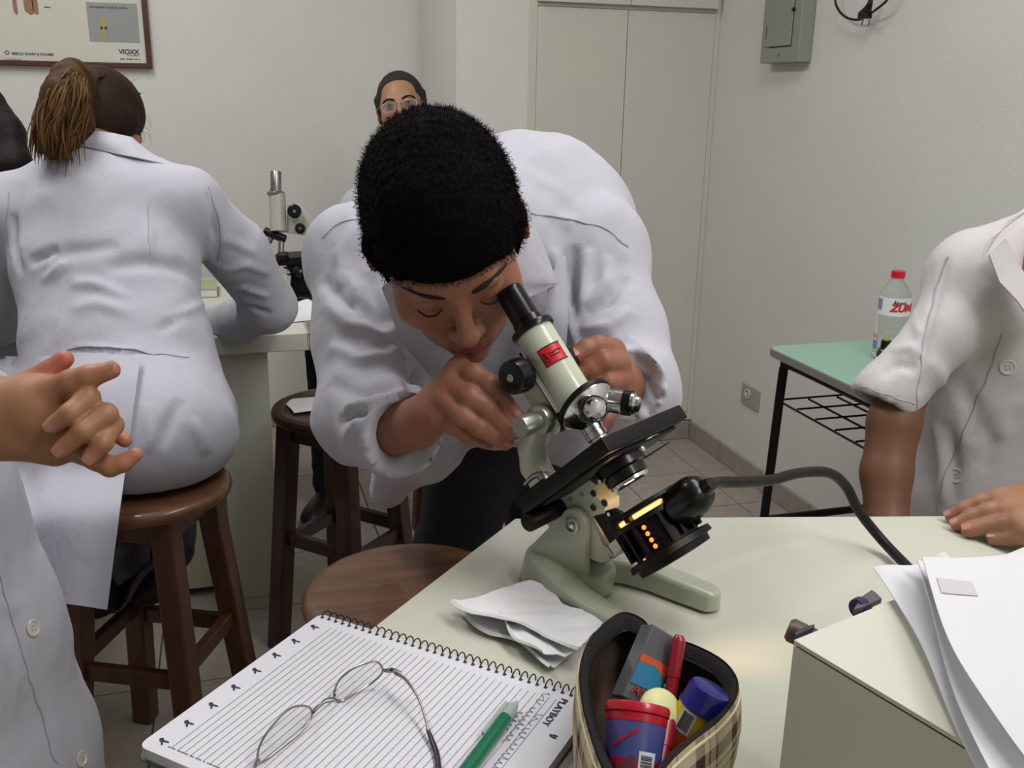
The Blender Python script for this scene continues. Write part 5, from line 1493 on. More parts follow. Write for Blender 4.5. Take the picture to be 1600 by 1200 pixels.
seam_on(coatm, V, Q, [(500, 372), (520, 352), (545, 340), (565, 338)], .0011)
# grey shirt seen in the open neck
tsh = Sdf(); tsh.chain([U(752, 400, 1.25), U(765, 520, 1.33), U(775, 620, 1.45)], [.085, .085, .08], k=.04)
V2, Q2 = cloth_shell(tsh, .009, (), .002, 7, 8)
mk('shirt', V2, Q2, mat('grey_shirt', (170, 170, 178), .9), pm, True)
# lapels: folded flaps of cloth
def flap(name, rows, par, m='coat', thick=.0018, bulge=.006, sub=6):
    """rows: list of polylines (points) across the flap"""
    R = [[np.array(p) for p in r] for r in rows]; nu = len(R)-1; nv = len(R[0])-1
    def fn(u, v):
        i = min(int(u*nu), nu-1); fu = u*nu-i; j = min(int(v*nv), nv-1); fv = v*nv-j
        p = (R[i][j]*(1-fv)+R[i][j+1]*fv)*(1-fu)+(R[i+1][j]*(1-fv)+R[i+1][j+1]*fv)*fu
        return p+nrm(CP-p)*bulge*math.sin(PI*v)*math.sin(PI*min(1, u+.1))
    return MB().grid(fn, nu*sub, nv*sub, thick).build(name, M[m], par, True)
flap('lapel', [[U(800, 345, 1.13), U(826, 334, 1.14)], [U(798, 395, 1.12), U(850, 385, 1.145)], [U(800, 440, 1.12), U(872, 443, 1.15)], [U(815, 470, 1.13), U(871, 444, 1.15)]], coatm)
flap('lapel', [[U(596, 450, 1.13), U(620, 425, 1.12)], [U(612, 490, 1.135), U(650, 470, 1.115)], [U(622, 528, 1.15), U(690, 520, 1.13)], [U(664, 578, 1.17), U(712, 560, 1.15)], [U(712, 640, 1.22), U(742, 640, 1.21)], [U(742, 690, 1.26), U(756, 690, 1.26)]], coatm)
flap('lapel', [[U(860, 430, 1.15), U(884, 400, 1.17)], [U(850, 500, 1.16), U(888, 500, 1.18)], [U(800, 600, 1.22), U(880, 600, 1.22)], [U(770, 690, 1.28), U(850, 690, 1.28)]], coatm, bulge=.01)
# trousers and shoes
tr = Sdf()
tr.chain([U(800, 560, 1.85), hipR, kR, aR+Z3*.0], [.125, .098, .078, .062], k=.05)
tr.chain([U(830, 560, 1.85), hipL, kL, aL+Z3*.0], [.125, .095, .078, .062], k=.05)
V, Q = cloth_shell(tr, .011, (), .004, 5, 9)
mk('trousers', V, Q, M['trousers'], pm, True)
shoe(pm, aR, (-.3, -1)); shoe(pm, aL, (.2, -1))
# ------------------------------------------------------------------ the woman with the ponytail, seen from behind
pw = person('woman with a brown ponytail seen from behind, white coat, sitting on a stool', (-.19, 1.86))
wh = U(160, 196, 2.16)
HW = HeadFrame(wh, cdir(.94, -.10, .2)*-1, cdir(.20, -.42, -.88), cdir(.10, .90, -.42), 1.0)
HW = HeadFrame(wh, cdir(.95, -.1, -.25), cdir(.24, -.45, -.86), cdir(.10, .88, -.46), 1.0)
wn = U(150, 262, 2.06)
sW1, sW2 = U(18, 330, 2.04), U(290, 318, 2.06)
eW2 = U(420, 478, 2.33); wW2 = U(330, 505, 2.60)
eW1 = U(-20, 500, 2.2); wW1 = U(90, 500, 2.55)
f = head_sdf(HW, neck=wn)
b = Sdf()
hpc = np.array([-.19, 1.90, .74])
b.chain([wn, U(155, 330, 2.08), U(170, 520, 2.06), hpc+np.array([0, .06, .02])], [.052, .08, .08, .09], k=.05)
b.cap(U(155, 310, 2.05), sW1, .05, .045, k=.04).cap(U(155, 310, 2.05), sW2, .05, .045, k=.04)
b.chain([sW2, eW2], [.042, .034], k=.02).chain([eW2, wW2, wW2+.06*nrm(wW2-eW2)], [.032, .024, .028], k=.02)
b.chain([sW1, eW1], [.042, .034], k=.02).chain([eW1, wW1, wW1+.06*nrm(wW1-eW1)], [.032, .024, .028], k=.02)
knW = [np.array([-.34, 2.28, .66]), np.array([-.19, 2.32, .66])]; anW = [np.array([-.27, 2.07, .42]), np.array([-.17, 2.10, .42])]
for k_, a_ in zip(knW, anW): b.chain([hpc+np.array([0, .10, 0]), k_, a_], [.06, .05, .034], k=.04)
TVw = b.mesh(.011)
HVw = f.mesh(.005)
for wv, ev in ((wW2, eW2), (wW1, eW1)): pass
hcw = head_colour(HW, (158, 108, 84)); nhw = len(HVw[0])
body_mesh(pw, [HVw, TVw], lambda V: np.concatenate([hcw(V[:nhw]), np.tile(c3(158, 108, 84), (len(V)-nhw, 1))]))
# hair: cap, gathered ponytail and loose strands
hr = Sdf(); a = HW.ax
hr.ell(HW.p(0, -.012, .034), (.083, .102, .094), a, k=.01)
hr.ell(HW.p(0, -.045, -.02), (.074, .066, .07), a, k=.03)
hr.box(HW.p(0, .13, -.05), (.12, .07, .12), a, rr=.03, k=.01, sub=True)
hr.ell(HW.p(.072, -.012, -.004), (.020, .034, .034), a, k=.015); hr.ell(HW.p(-.072, -.012, -.004), (.020, .034, .034), a, k=.015)
def hcol(light, dark, seed, sc=9):
    def fn(V):
        n = np.clip(.5+.5*sinnoise(V*np.array([1, 1, .25]), sc, seed, 3), 0, 1)[:, None]; return c3(*dark)*(1-n)+c3(*light)*n
    return fn
V, Q = hr.mesh(.005)
hw_ = mk('hair', V, Q, M['hair_brown'], pw, True, col=hcol((52, 34, 26), (28, 19, 17), 3, 14)(V))
pt = Sdf()
pt.chain([U(128, 150, 2.08), U(112, 122, 2.02), U(97, 150, 1.96), U(84, 200, 1.95), U(80, 236, 1.98)], [.030, .033, .036, .033, .018], k=.03)
pt.chain([U(118, 135, 2.04), U(116, 190, 1.99), U(104, 238, 2.0)], [.034, .036, .020], k=.03)
V, Q = pt.mesh(.005); N = normals(V, Q); V = V+N*(.003*sinnoise(V*np.array([1, 1, .2]), 22, 6, 2))[:, None]
mk('ponytail', V, Q, M['hair_brown'], pw, True, col=hcol((84, 58, 34), (36, 24, 18), 8, 22)(V))
r_ = np.random.default_rng(11); paths = []
for i in range(420):
    x0 = r_.uniform(-.75, 1); top = np.array([110+22*x0+r_.normal()*2, 114+12*abs(x0)+r_.normal()*4, 1.972+.03*abs(x0)])
    mid = np.array([94+40*x0+r_.normal()*5, 168+r_.normal()*10, 1.915+.06*abs(x0)+r_.normal()*.012]); end = np.array([80+30*x0+r_.normal()*9, 236+r_.normal()*12+6*x0, 1.94+r_.normal()*.02])
    m1 = (top+mid)/2+np.array([-1+3*x0, -4, -.012]); paths.append([U(*top), U(*m1), U(*mid), U(*((mid+end)/2+np.array([-5, 0, -.01]))), U(*end)])
lk = locks(paths, .0026, 4, .6); Vl = np.concatenate(lk.V)
mk('hair_locks', Vl, lk.F, M['hair_brown'], pw, True, col=hcol((116, 84, 44), (42, 27, 20), 13, 40)(Vl))['kind'] = 'stuff'
paths = []
for i in range(46):
    w = r_.uniform(-.9, .45); s0 = HW.p(.078*math.sin(w*1.5), -.06, .085*math.cos(w*1.3)); tie = U(127, 140, 2.05)
    mdp = HW.p(.09*math.sin(w*1.3), -.09, .06*math.cos(w)); paths.append([HW.p(.088*math.sin(w*1.6), .0+.02*r_.normal(), .09*math.cos(w*1.5)+.03), mdp, (mdp+tie)/2+(nrm(CP-tie)*.012), tie])
lk = locks(paths, .0035, 5, .5); Vl = np.concatenate(lk.V)
mk('hair_locks', Vl, lk.F, M['hair_brown'], pw, True, col=hcol((66, 44, 32), (32, 22, 20), 15, 20)(Vl))['kind'] = 'stuff'
fly = MB()
for i in range(18):
    if i < 9: p = np.array([216+r_.normal()*3, 190+r_.normal()*10, 2.1]); q = p+np.array([10+r_.normal()*5, 24+r_.normal()*8, 0])
    else: p = np.array([150+r_.uniform(-30, 50), 135+r_.normal()*4, 2.1]); q = p+np.array([22, 2+r_.normal()*8, 0])
    fly.tube([U(*p), U(*((p+q)/2+np.array([6, -4, 0]))), U(*q)], [.0004, .0003, .0001], 4, sub=4)
fly.build('loose_strands', M['brow'], pw, True)['kind'] = 'stuff'
# coat
cw = Sdf()
cw.ell(U(160, 380, 2.05), (.185, .19, .125), (cdir(1, 0, 0), cdir(0, 1, .15), cdir(0, 0, 1)), k=.05)
cw.chain([U(150, 275, 2.09), U(158, 330, 2.06)], [.085, .12], k=.05)
cw.cap(U(120, 300, 2.07), sW1, .085, .070, k=.05).cap(U(200, 296, 2.07), sW2, .085, .070, k=.05)
for dx in (-1, 1):
    cw.chain([U(170+dx*62, 430, 2.03), U(184+dx*62, 540, 1.99), U(200+dx*62, 650, 1.97), U(204+dx*58, 705, 2.0)], [.098, .095, .122, .118], k=.06)
cw.chain([U(170, 430, 2.03), U(184, 540, 1.99), U(200, 650, 1.95), U(200, 690, 1.97)], [.12, .118, .135, .13], k=.06)
cw.chain([sW2, U(372, 395, 2.18), eW2], [.072, .066, .062], k=.03)
cw.chain([eW2, U(375, 500, 2.45), wW2], [.060, .052, .044], k=.03)
cw.chain([sW1, U(-10, 420, 2.1), eW1, wW1], [.072, .066, .060, .045], k=.03)
cw.cap(hpc+np.array([0, .05, .02]), knW[0], .12, .08, k=.05).cap(hpc+np.array([0, .05, .02]), knW[1], .12, .08, k=.05)
cw.ell(hpc+np.array([0.005, -.035, .0]), (.178, .125, .12), k=.05)
cw.box(np.array([-.19, 1.9, .658-.35]), (.6, .8, .35), rr=.005, k=.012, sub=True)
wf = [([(75, 400), (130, 392), (190, 385)], .016, -0.0105), ([(160, 420), (220, 410), (290, 420), (320, 440)], .016, -0.0150),
      ([(110, 440), (150, 440), (200, 465)], .012, 0.0120), ([(45, 410), (70, 400), (90, 385)], .010, -0.0150), ([(60, 440), (90, 420), (100, 400)], .010, 0.0135),
      ([(110, 480), (150, 470), (210, 490)], .014, 0.0105), ([(270, 500), (300, 480), (325, 470)], .010, 0.0135), ([(250, 515), (285, 495), (310, 470)], .010, -0.0120),
      ([(330, 300), (342, 360), (338, 420)], .008, -0.0150), ([(345, 430), (390, 420), (430, 430)], .009, 0.0120),
      ([(350, 460), (385, 455), (425, 470)], .008, 0.0135), ([(380, 485), (400, 490), (425, 500)], .007, -0.0135), ([(360, 495), (380, 470), (400, 455)], .007, 0.0105),
      ([(352, 380), (380, 385), (410, 400)], .010, 0.0090), ([(20, 330), (15, 380), (30, 430)], .010, -0.0150), ([(235, 330), (238, 380), (240, 410)], .010, 0.0060),
      ([(110, 540), (190, 540), (300, 553)], .007, 0.0075), ([(110, 547), (190, 548), (298, 561)], .005, -0.0120), ([(230, 620), (240, 680), (235, 710)], .010, 0.0120),
      ([(290, 620), (270, 660), (250, 700)], .012, -0.0120), ([(300, 650), (320, 690), (330, 715)], .014, 0.0120), ([(60, 560), (50, 620), (45, 680)], .012, 0.0105)]
V, Q = cloth_shell(cw, .0085, wf, amp=.004, sc=3.2, seed=21)
cwm = mk('lab_coat', V, Q, M['coat'], pw, True)
seam_on(cwm, V, Q, [(102, 545), (150, 540), (200, 545), (250, 551), (300, 556)], .0016)
seam_on(cwm, V, Q, [(330, 292), (343, 340), (345, 390), (336, 430)], .0014)
seam_on(cwm, V, Q, [(12, 300), (10, 350), (18, 400)], .0014)
seam_on(cwm, V, Q, [(232, 320), (234, 360), (236, 400)], .0008)
# collar
flap('collar', [[U(98, 240, 2.03), U(112, 222, 2.06)], [U(128, 228, 1.99), U(150, 204, 2.0)], [U(180, 240, 1.98), U(178, 208, 2.0)], [U(215, 246, 1.99), U(206, 214, 2.03)], [U(272, 259, 2.03), U(232, 236, 2.08)]], cwm, bulge=.008, thick=.003)
# coat tail hanging over the left of the stool
NU, NVt = 26, 34
Nw = normals(V, Q); grid_ = []
for i in range(NU+1):
    u = i/NU; col_ = []; last = None
    for j in range(NVt+1):
        v = j/NVt; py = 557+v*(925+27*u-557); px = (-70+290*u)*(1-v)+(-20+187*u)*v
        if py < 722:
            q_ = pick(V, Nw, [(px, py)], 14)[0]; zq = float(proj(q_)[0][2])-.006; last = zq if last is None else min(zq, last+.01); zz = last
        else:
            w = min((py-722)/90, 1); w = w*w*(3-2*w); zz = last*(1-w)+1.63*w
        p_ = U(px, py, zz); fl_ = max(0, (py-722)/230)
        col_.append(p_+nrm(CP-p_)*(.012*math.sin(3*PI*u+1)*fl_+.007*math.sin(8*u+2*v)*fl_))
    grid_.append(col_)
GA = np.array(grid_)
for _ in range(3): GA[1:-1, 1:-1] = (GA[1:-1, 1:-1]*2+GA[:-2, 1:-1]+GA[2:, 1:-1]+GA[1:-1, :-2]+GA[1:-1, 2:])/6
MB().grid(lambda u, v: GA[int(round(u*NU)), int(round(v*NVt))], NU, NVt, .0025).build('coat_tail', M['coat'], cwm, True)
tq = [U(74+93*u, 931+14*u, 1.739)+nrm(CP-U(74+93*u, 931+14*u, 1.739))*(.012*math.sin(3*PI*u+1)+.004) for u in np.linspace(0, 1, 12)]
# trousers and sandals on the footrest
tw_ = Sdf()
for k_, a_ in zip(knW, anW): tw_.chain([hpc+np.array([0, .06, 0]), k_, a_], [.085, .07, .055], k=.03)
V, Q = cloth_shell(tw_, .011, (), .004, 6, 31)
mk('trousers', V, Q, mat('grey_trousers', (58, 54, 60), .85), pw, True)
for a_ in anW:
    o = shoe(pw, (a_[0], a_[1], 0), (-.25, -.9)); o.location.z += .34
    s = Sdf(); 
pur = mat('mauve_cloth', (96, 78, 100), .8, var=.4, vscale=50, bump=.4, bscale=40)
MB().grid(lambda u, v: U(128+112*u, 978-95*u-8*v*math.sin(6*u+1)+14*v, 2.02-.05*v)+Z3*.010*math.sin(9*u), 20, 6, .006).build('mauve_hem', pur, pw, True)
MB().grid(lambda u, v: U(150+85*u, 940-60*u-60*v, 2.03-.05*math.sin(PI*u)), 16, 10, .01).build('patterned_hem', mat('patterned_cloth', (92, 88, 88), .85, var2=(44, 38, 44), vscale=30), pw, True)

# ------------------------------------------------------------------ woman with long dark hair at the left edge
pd = person('person with long straight dark hair at the far left edge, white coat', (-.55, 2.25))
dh = U(-60, 190, 2.45)
HD = HeadFrame(dh, cdir(-.6, 0, .8), cdir(.6, -.35, -.7), cdir(.1, .93, -.3), 1.0)
dn = U(-50, 275, 2.4); f = head_sdf(HD, neck=dn); f1 = f.mesh(.006)
b = Sdf(); hp2 = np.array([dn[0]-.02, dn[1]-.12, .72])
b.chain([dn, dn-Z3*.15, hp2], [.05, .11, .12], k=.05); kn2 = hp2+np.array([.05, .4, -.02])
b.chain([hp2, kn2, kn2+np.array([0, -.1, -.4])], [.1, .06, .04], k=.03)
fb = b.mesh(.012); n1_ = len(f1[0]); hcd = head_colour(HD, (160, 115, 92))
body_mesh(pd, [f1, fb], lambda V: np.concatenate([hcd(V[:n1_]), np.tile(c3(160, 115, 92), (len(V)-n1_, 1))]))
hr = Sdf(); a = HD.ax
hr.ell(HD.p(0, -.012, .034), (.086, .105, .097), a, k=.01)
hr.box(HD.p(0, .14, -.05), (.12, .07, .12), a, rr=.03, k=.01, sub=True)
hr.chain([U(-30, 160, 2.42), U(5, 210, 2.36), U(22, 262, 2.33), U(25, 330, 2.32)], [.055, .046, .040, .02], k=.03)
hr.chain([U(-70, 180, 2.36), U(-50, 260, 2.3), U(-40, 340, 2.3)], [.07, .07, .04], k=.03)
V, Q = hr.mesh(.006); N = normals(V, Q); V = V+N*(.003*sinnoise(V*np.array([1, 1, .15]), 18, 6, 2))[:, None]
mk('hair', V, Q, M['hair_brown'], pd, True, col=hcol((34, 22, 26), (16, 11, 14), 4, 16)(V))
c = Sdf(); c.chain([dn-Z3*.03, dn-Z3*.22, hp2], [.09, .15, .17], k=.06)
sd1 = U(20, 310, 2.38); c.chain([dn-Z3*.08, sd1, U(30, 470, 2.35), U(60, 500, 2.6)], [.09, .07, .06, .045], k=.04)
sd0 = U(-170, 330, 2.3); c.chain([dn-Z3*.08, sd0, U(-190, 500, 2.35), U(-150, 520, 2.6)], [.09, .07, .06, .045], k=.04)
V, Q = cloth_shell(c, .011, (), .004, 4, 41); mk('lab_coat', V, Q, M['coat'], pd, True)
tt = Sdf(); tt.chain([hp2, kn2, kn2+np.array([0, -.1, -.42])], [.12, .08, .06], k=.03); V, Q = tt.mesh(.012); mk('trousers', V, Q, M['trousers'], pd, True)

# ------------------------------------------------------------------ man with glasses in the background
pg_ = person('man with silver glasses and short dark hair behind the bending man', (.62, 3.02))
gh = U(629, 172, 3.08)
HG = HeadFrame(gh, cdir(.975, .17, 0), cdir(.0, -.12, .99), cdir(-.17, .97, .12), .98)
gn = HG.p(-.01, -.05, -.20)
f = head_sdf(HG, neck=gn); f1 = f.mesh(.0045)
b = Sdf(); hp3 = np.array([.66, 3.02, .70])
b.chain([gn, gn-Z3*.15, hp3], [.05, .11, .12], k=.05)
kn3 = np.array([.28, 2.98, .60]); an3 = np.array([.275, 3.12, .09]); kn4 = np.array([.55, 2.62, .62]); an4 = np.array([.60, 2.78, .09])
for k_, a_ in ((kn3, an3), (kn4, an4)): b.chain([hp3, k_, a_], [.09, .055, .036], k=.03)
fb = b.mesh(.012); n1_ = len(f1[0]); hcg = head_colour(HG, (158, 118, 92))
body_mesh(pg_, [f1, fb], lambda V: np.concatenate([hcg(V[:n1_]), np.tile(c3(158, 118, 92), (len(V)-n1_, 1))]))
hr = Sdf(); a = HG.ax
hr.ell(HG.p(0, -.016, .036), np.array((.0775, .096, .0895)), a, k=.01)
for g in (-1, 1): hr.cap(HG.p(g*.072, .012, .04), HG.p(g*.074, .012, -.015), .014, .007, k=.012)
hr.box(HG.p(0, .118, -.026), (.060, .072, .108), a, rr=.03, k=.008, sub=True)
hr.box(HG.p(0, .125, -.09), (.12, .085, .12), a, rr=.03, k=.008, sub=True)
for g in (-1, 1): hr.ell(HG.p(g*.092, .0, -.02), (.022, .03, .038), a, k=.006, sub=True)
V, Q = hr.mesh(.0045); N = normals(V, Q); V = V+N*(.001*sinnoise(V, 60, 5, 2))[:, None]
hb_ = mk('hair', V, Q, mat('dark_brown_hair', (36, 28, 25), .75, bump=.6, bscale=200), pg_, True)
for g in (-1, 1):
    MB().tube([HG.p(g*.013, .094, .019), HG.p(g*.026, .094, .0235), HG.p(g*.041, .084, .0235), HG.p(g*.053, .068, .018)], [.0035, .005, .004, .0018], 8, sub=4, flat=.45).build('eyebrow', M['brow'], pg_, True)
    e = MB().ball(HG.p(g*.031, .0885, .003), .0062, .003, .0036, 14, 10, axes=HG.ax).build('eye', mat('eye_white', (176, 168, 158), .3), pg_, True)
    MB().ball(HG.p(g*.031, .0905, .003), .0034, .0024, .0033, 12, 8, axes=HG.ax).build('iris', mat('dark_iris', (22, 14, 12), .2), e, True)
    MB().tube([HG.p(g*.021, .0885, .004), HG.p(g*.031, .0925, .0075), HG.p(g*.041, .0865, .004)], [.0006, .0014, .0007], 6).build('upper_lid', M['brow'], pg_, True)
    # glasses
    P = [HG.p(g*.033+.0235*math.cos(w), .106-.05*abs(.0235*math.cos(w)+.0)*1+(-.004 if g*math.cos(w) > 0 else 0), -.002+.0145*math.sin(w)*(1.0 if math.sin(w) > 0 else 1.05)) for w in np.linspace(0, 2*PI, 17)[:-1]]
    rim_ = MB().tube(P, .0011, 6, True, sub=2).build('glasses_rim', mat('silver_rim', (190, 190, 192), .3, metal=.6), pg_, True)
    cc = sum(P)/len(P)
    MB().add([cc]+P, [(0, i+1, (i+1) % 16+1) for i in range(16)]).build('lens', mat('tinted_lens', (215, 222, 220), .04, trans=.95, ior=1.03), rim_, True)
    MB().tube([HG.p(g*.0565, .100, .002), HG.p(g*.066, .095, .002), HG.p(g*.078, .06, .002), HG.p(g*.080, .0, .002)], .0013, 6).build('glasses_temple', M['frame_m'], pg_, True)
MB().tube([HG.p(-.0105, .105, .002), HG.p(0, .113, .004), HG.p(.0105, .105, .002)], .0011, 6).build('glasses_bridge', M['frame_m'], pg_, True)
c = Sdf(); c.chain([gn-Z3*.02, gn-Z3*.2, hp3], [.075, .145, .16], k=.06)
for sx_ in (-1, 1):
    s0 = gn-Z3*.09+HG.L*sx_*.17; e0 = s0+np.array([0, -.08, -.26]); w0_ = np.array([.60+.05*sx_, 2.80, .74]); c.chain([gn-Z3*.08, s0, e0, w0_], [.08, .065, .055, .045], k=.04)
V, Q = cloth_shell(c, .010, (), .004, 4, 51); mk('lab_coat', V, Q, M['coat'], pg_, True)
tt = Sdf()
for k_, a_ in ((kn3, an3), (kn4, an4)): tt.chain([hp3, k_, a_], [.11, .072, .055], k=.03)
V, Q = cloth_shell(tt, .010, (), .005, 6, 52); mk('trousers', V, Q, M['trousers'], pg_, True)
shoe(pg_, an3, (-.5, -1)); shoe(pg_, an4, (0, -1))
w_ = Sdf()
for sx_ in (-1, 1):
    w0_ = np.array([.60+.05*sx_, 2.80, .74]); w_.cap(w0_, w0_+np.array([-.01*sx_, -.07, -.01]), .03, .022, k=.01)
V, Q = w_.mesh(.008); mk('hands', V, Q, M['skin'], pg_, True, col=np.tile(c3(158, 118, 92), (len(V), 1)))

# ------------------------------------------------------------------ person at the left with clasped hands
pl_ = person('person at the left edge with clasped hands, long white buttoned coat', U(-200, 900, 1.25))
hz = 1.05
g1 = Sdf(); pg1 = Sdf()
W1 = U(-70, 652, 1.08)
pg1.chain([W1, U(0, 652, 1.065), U(50, 642, 1.055)], [.036, .038, .033], k=.02)
pg1.cap(U(0, 640, 1.06), U(82, 612, 1.045), .028, .0145, k=.02)
pg1.cap(U(0, 675, 1.06), U(85, 708, 1.06), .028, .0150, k=.02)
pg1.cap(U(60, 640, 1.055), U(120, 688, 1.07), .026, .018, k=.02)
g1.grp(pg1, k=.002)
fsC = [([U(70, 614, 1.045), U(112, 596, 1.033), U(140, 588, 1.030), U(174, 578, 1.030)], [.0150, .0132, .0126, .0098], .008),
       ([U(5, 622, 1.07), U(42, 600, 1.07), U(78, 580, 1.07), U(101, 561, 1.068)], [.017, .0140, .0128, .0102], .008),
       ([U(104, 612, 1.055), U(137, 622, 1.028), U(110, 646, 1.012), U(84, 664, 1.014)], [.012, .0128, .0112, .0096], .002),
       ([U(128, 640, 1.06), U(165, 648, 1.030), U(130, 674, 1.012), U(97, 701, 1.014)], [.012, .0128, .0112, .0098], .002),
       ([U(150, 650, 1.07), U(176, 664, 1.040), U(160, 692, 1.022), U(142, 713, 1.022)], [.011, .0115, .0108, .0096], .002),
       ([U(150, 660, 1.08), U(178, 676, 1.07), U(195, 688, 1.065)], [.010, .0092, .0082], .002),
       ([U(110, 700, 1.07), U(150, 718, 1.05), U(172, 729, 1.045), U(192, 724, 1.045), U(212, 710, 1.048)], [.0135, .0118, .0112, .0096, .0080], .004)]
for P, r, kk in fsC:
    q = Sdf(); q.chain(P, r, k=.004); g1.grp(q, k=kk)
fr_ = Sdf(); fr_.chain([W1, U(-230, 700, 1.16)], [.038, .046], k=.02); g1.grp(fr_, k=.01)
HVc = g1.mesh(.0024, smooth=1)
tb = Sdf(); tb.chain([U(-285, -60, 1.22), U(-285, 60, 1.26), U(-265, 300, 1.30), U(-230, 560, 1.34), U(-200, 700, 1.38)], [.052, .06, .10, .10, .10], k=.04)
tb.chain([U(-290, 80, 1.24), U(-345, 420, 1.1), U(-230, 680, 1.14)], [.045, .04, .036], k=.02)
pel = U(-190, 760, 1.40); 
for dx in (-.09, .09): tb.chain([pel, np.array([pel[0]+dx, pel[1], .5]), np.array([pel[0]+dx, pel[1], .09])], [.08, .055, .04], k=.04)
hdl = HeadFrame(U(-265, -230, 1.2), Xh*-.4+Yh*.9, Xh*.9+Yh*.4, Z3, 1.0)
hdl = HeadFrame(U(-290, -230, 1.2), -Yh, Xh, Z3, 1.0)
f1 = head_sdf(hdl, neck=U(-285, -60, 1.22)).mesh(.006); fb = tb.mesh(.012)
def colc(V):
    C = np.tile(c3(158, 116, 84), (len(V), 1))*(1+.07*sinnoise(V, 14, 9, 3)[:, None])
    for P, r, kk in fsC:
        for cpt, w, rr_ in ((P[-1], .55, .016), (P[1], .22, .012)):
            d = np.linalg.norm(V-cpt, axis=1); m = (np.exp(-(d/rr_)**2)*w)[:, None]; C = C*(1-m)+c3(196, 112, 100)*m
    d = np.linalg.norm(V-fsC[1][0][-1], axis=1); m = (np.exp(-(d/.04)**2)*.6)[:, None]; C = C*(1-m)+c3(188, 104, 90)*m
    return C
body_mesh(pl_, [HVc, fb, f1], colc)
upc = cdir(-.1, .3, .9)
nail(pl_, fsC[0][0][-2], fsC[0][0][-1], cdir(-.15, .6, .8), .0098)
nail(pl_, fsC[2][0][-2], fsC[2][0][-1], cdir(-.3, -.1, .9), .0096); nail(pl_, fsC[3][0][-2], fsC[3][0][-1], cdir(-.1, -.2, .9), .0098); nail(pl_, fsC[4][0][-2], fsC[4][0][-1], cdir(.2, -.1, .9), .0096)
hr = Sdf(); hr.ell(hdl.p(0, -.016, .036), (.082, .1, .094), hdl.ax, k=.01); hr.box(hdl.p(0, .128, -.05), (.12, .07, .12), hdl.ax, rr=.03, k=.008, sub=True)
V, Q = hr.mesh(.007); mk('hair', V, Q, M['hair_black'], pl_, True)
c = Sdf()
c.chain([U(-290, 40, 1.24), U(-265, 300, 1.30), U(-215, 560, 1.34)], [.11, .15, .15], k=.06)
c.chain([U(-215, 560, 1.34), U(-155, 800, 1.37), U(-90, 1000, 1.42), U(-50, 1200, 1.47), U(-10, 1420, 1.56)], [.15, .150, .160, .180, .19], k=.04)
c.chain([U(-290, 60, 1.24), U(-345, 420, 1.1), U(-180, 660, 1.12), U(-30, 650, 1.08)], [.08, .062, .056, .054], k=.03)
c.cap(U(-40, 652, 1.078), U(30, 646, 1.05), .036, .039, k=.002, sub=True)
cv_ = nrm(U(30, 648, 1.06)-U(-60, 653, 1.09)); c.box(U(-12, 650, 1.072)+cv_*.08, (.08, .12, .12), (cv_, nrm(np.cross(cv_, Z3)), nrm(np.cross(cv_, np.cross(cv_, Z3)))), rr=.001, k=.002, sub=True)
pf_ = [([(10, 1000), (30, 1060), (20, 1150)], .012, .007), ([(20, 860), (30, 920), (45, 960)], .014, -.005), ([(60, 1060), (85, 1110), (100, 1160)], .016, .004), ([(5, 930), (20, 950), (50, 940)], .01, .005)]
V, Q = cloth_shell(c, .0075, pf_, .0035, 3.5, 61)
cm = mk('long_coat', V, Q, M['coat'], pl_, True)
seam_on(cm, V, Q, [(2, 900), (18, 960), (40, 1030), (64, 1110), (90, 1195)], .0010)
button_on(cm, V, Q, 52, 985, .0125); button_on(cm, V, Q, 130, 1183, .0125)
for dx in (-.09, .09): shoe(pl_, np.array([pel[0]+dx, pel[1], 0]), (.5, .8))
tt = Sdf()
for dx in (-.09, .09): tt.chain([pel, np.array([pel[0]+dx, pel[1], .5]), np.array([pel[0]+dx, pel[1], .1])], [.09, .075, .06], k=.03)
V, Q = tt.mesh(.014); mk('trousers', V, Q, M['trousers'], pl_, True)

# ------------------------------------------------------------------ person at the right, hand on the table
pr = person('person at the right in a white short-sleeved coat with one hand on the table', U(1620, 800, 1.5))
rs = U(1500, 420, 1.42); re_ = U(1398, 640, 1.40); rw = U(1385, 830, 1.36); rneck = U(1700, 335, 1.44)
b = Sdf(); pelr = U(1640, 900, 1.55)
b.chain([rneck, U(1650, 450, 1.45), U(1640, 700, 1.5), pelr], [.055, .11, .11, .12], k=.05)
b.chain([rneck+Z3*-.06, U(1560, 460, 1.45)], [.05, .04], k=.03)
hdr = HeadFrame(U(1775, 130, 1.44), -Xh, -Yh*.95-Xh*.3, Z3, 1.0)
b.chain([rneck, hdr.p(0, -.02, -.06)], [.056, .054], k=.02)
for dx in (-.09, .09): b.chain([pelr, np.array([pelr[0]+dx, pelr[1], .5]), np.array([pelr[0]+dx, pelr[1], .09])], [.1, .06, .04], k=.04)
# left-hand side arm with the bare forearm hanging behind the table edge
ar = Sdf(); ar.chain([U(1535, 450, 1.43), U(1478, 515, 1.40), U(1415, 600, 1.40), U(1397, 660, 1.395), U(1385, 740, 1.385), rw], [.034, .032, .034, .0365, .0350, .029], k=.012)
hg = Sdf(); hp_ = Sdf(); W_ = rw
hp_.cap(W_, W_-Z3*.07+Yh*-.0, .026, .03, k=.02); ar.grp(hp_, k=.02)
for k in range(4):
    q = Sdf(); p0 = W_-Z3*.085+Xh*(.0)+Yh*(-.028+.018*k); q.chain([p0, p0-Z3*.035, p0-Z3*.062+Xh*.008], [.0105, .0095, .0080], k=.003); ar.grp(q, k=.003)
q = Sdf(); q.chain([W_-Z3*.02, W_-Z3*.06+Xh*.035-Yh*.01, W_-Z3*.09+Xh*.045-Yh*.012], [.015, .0115, .009], k=.004); ar.grp(q, k=.005)
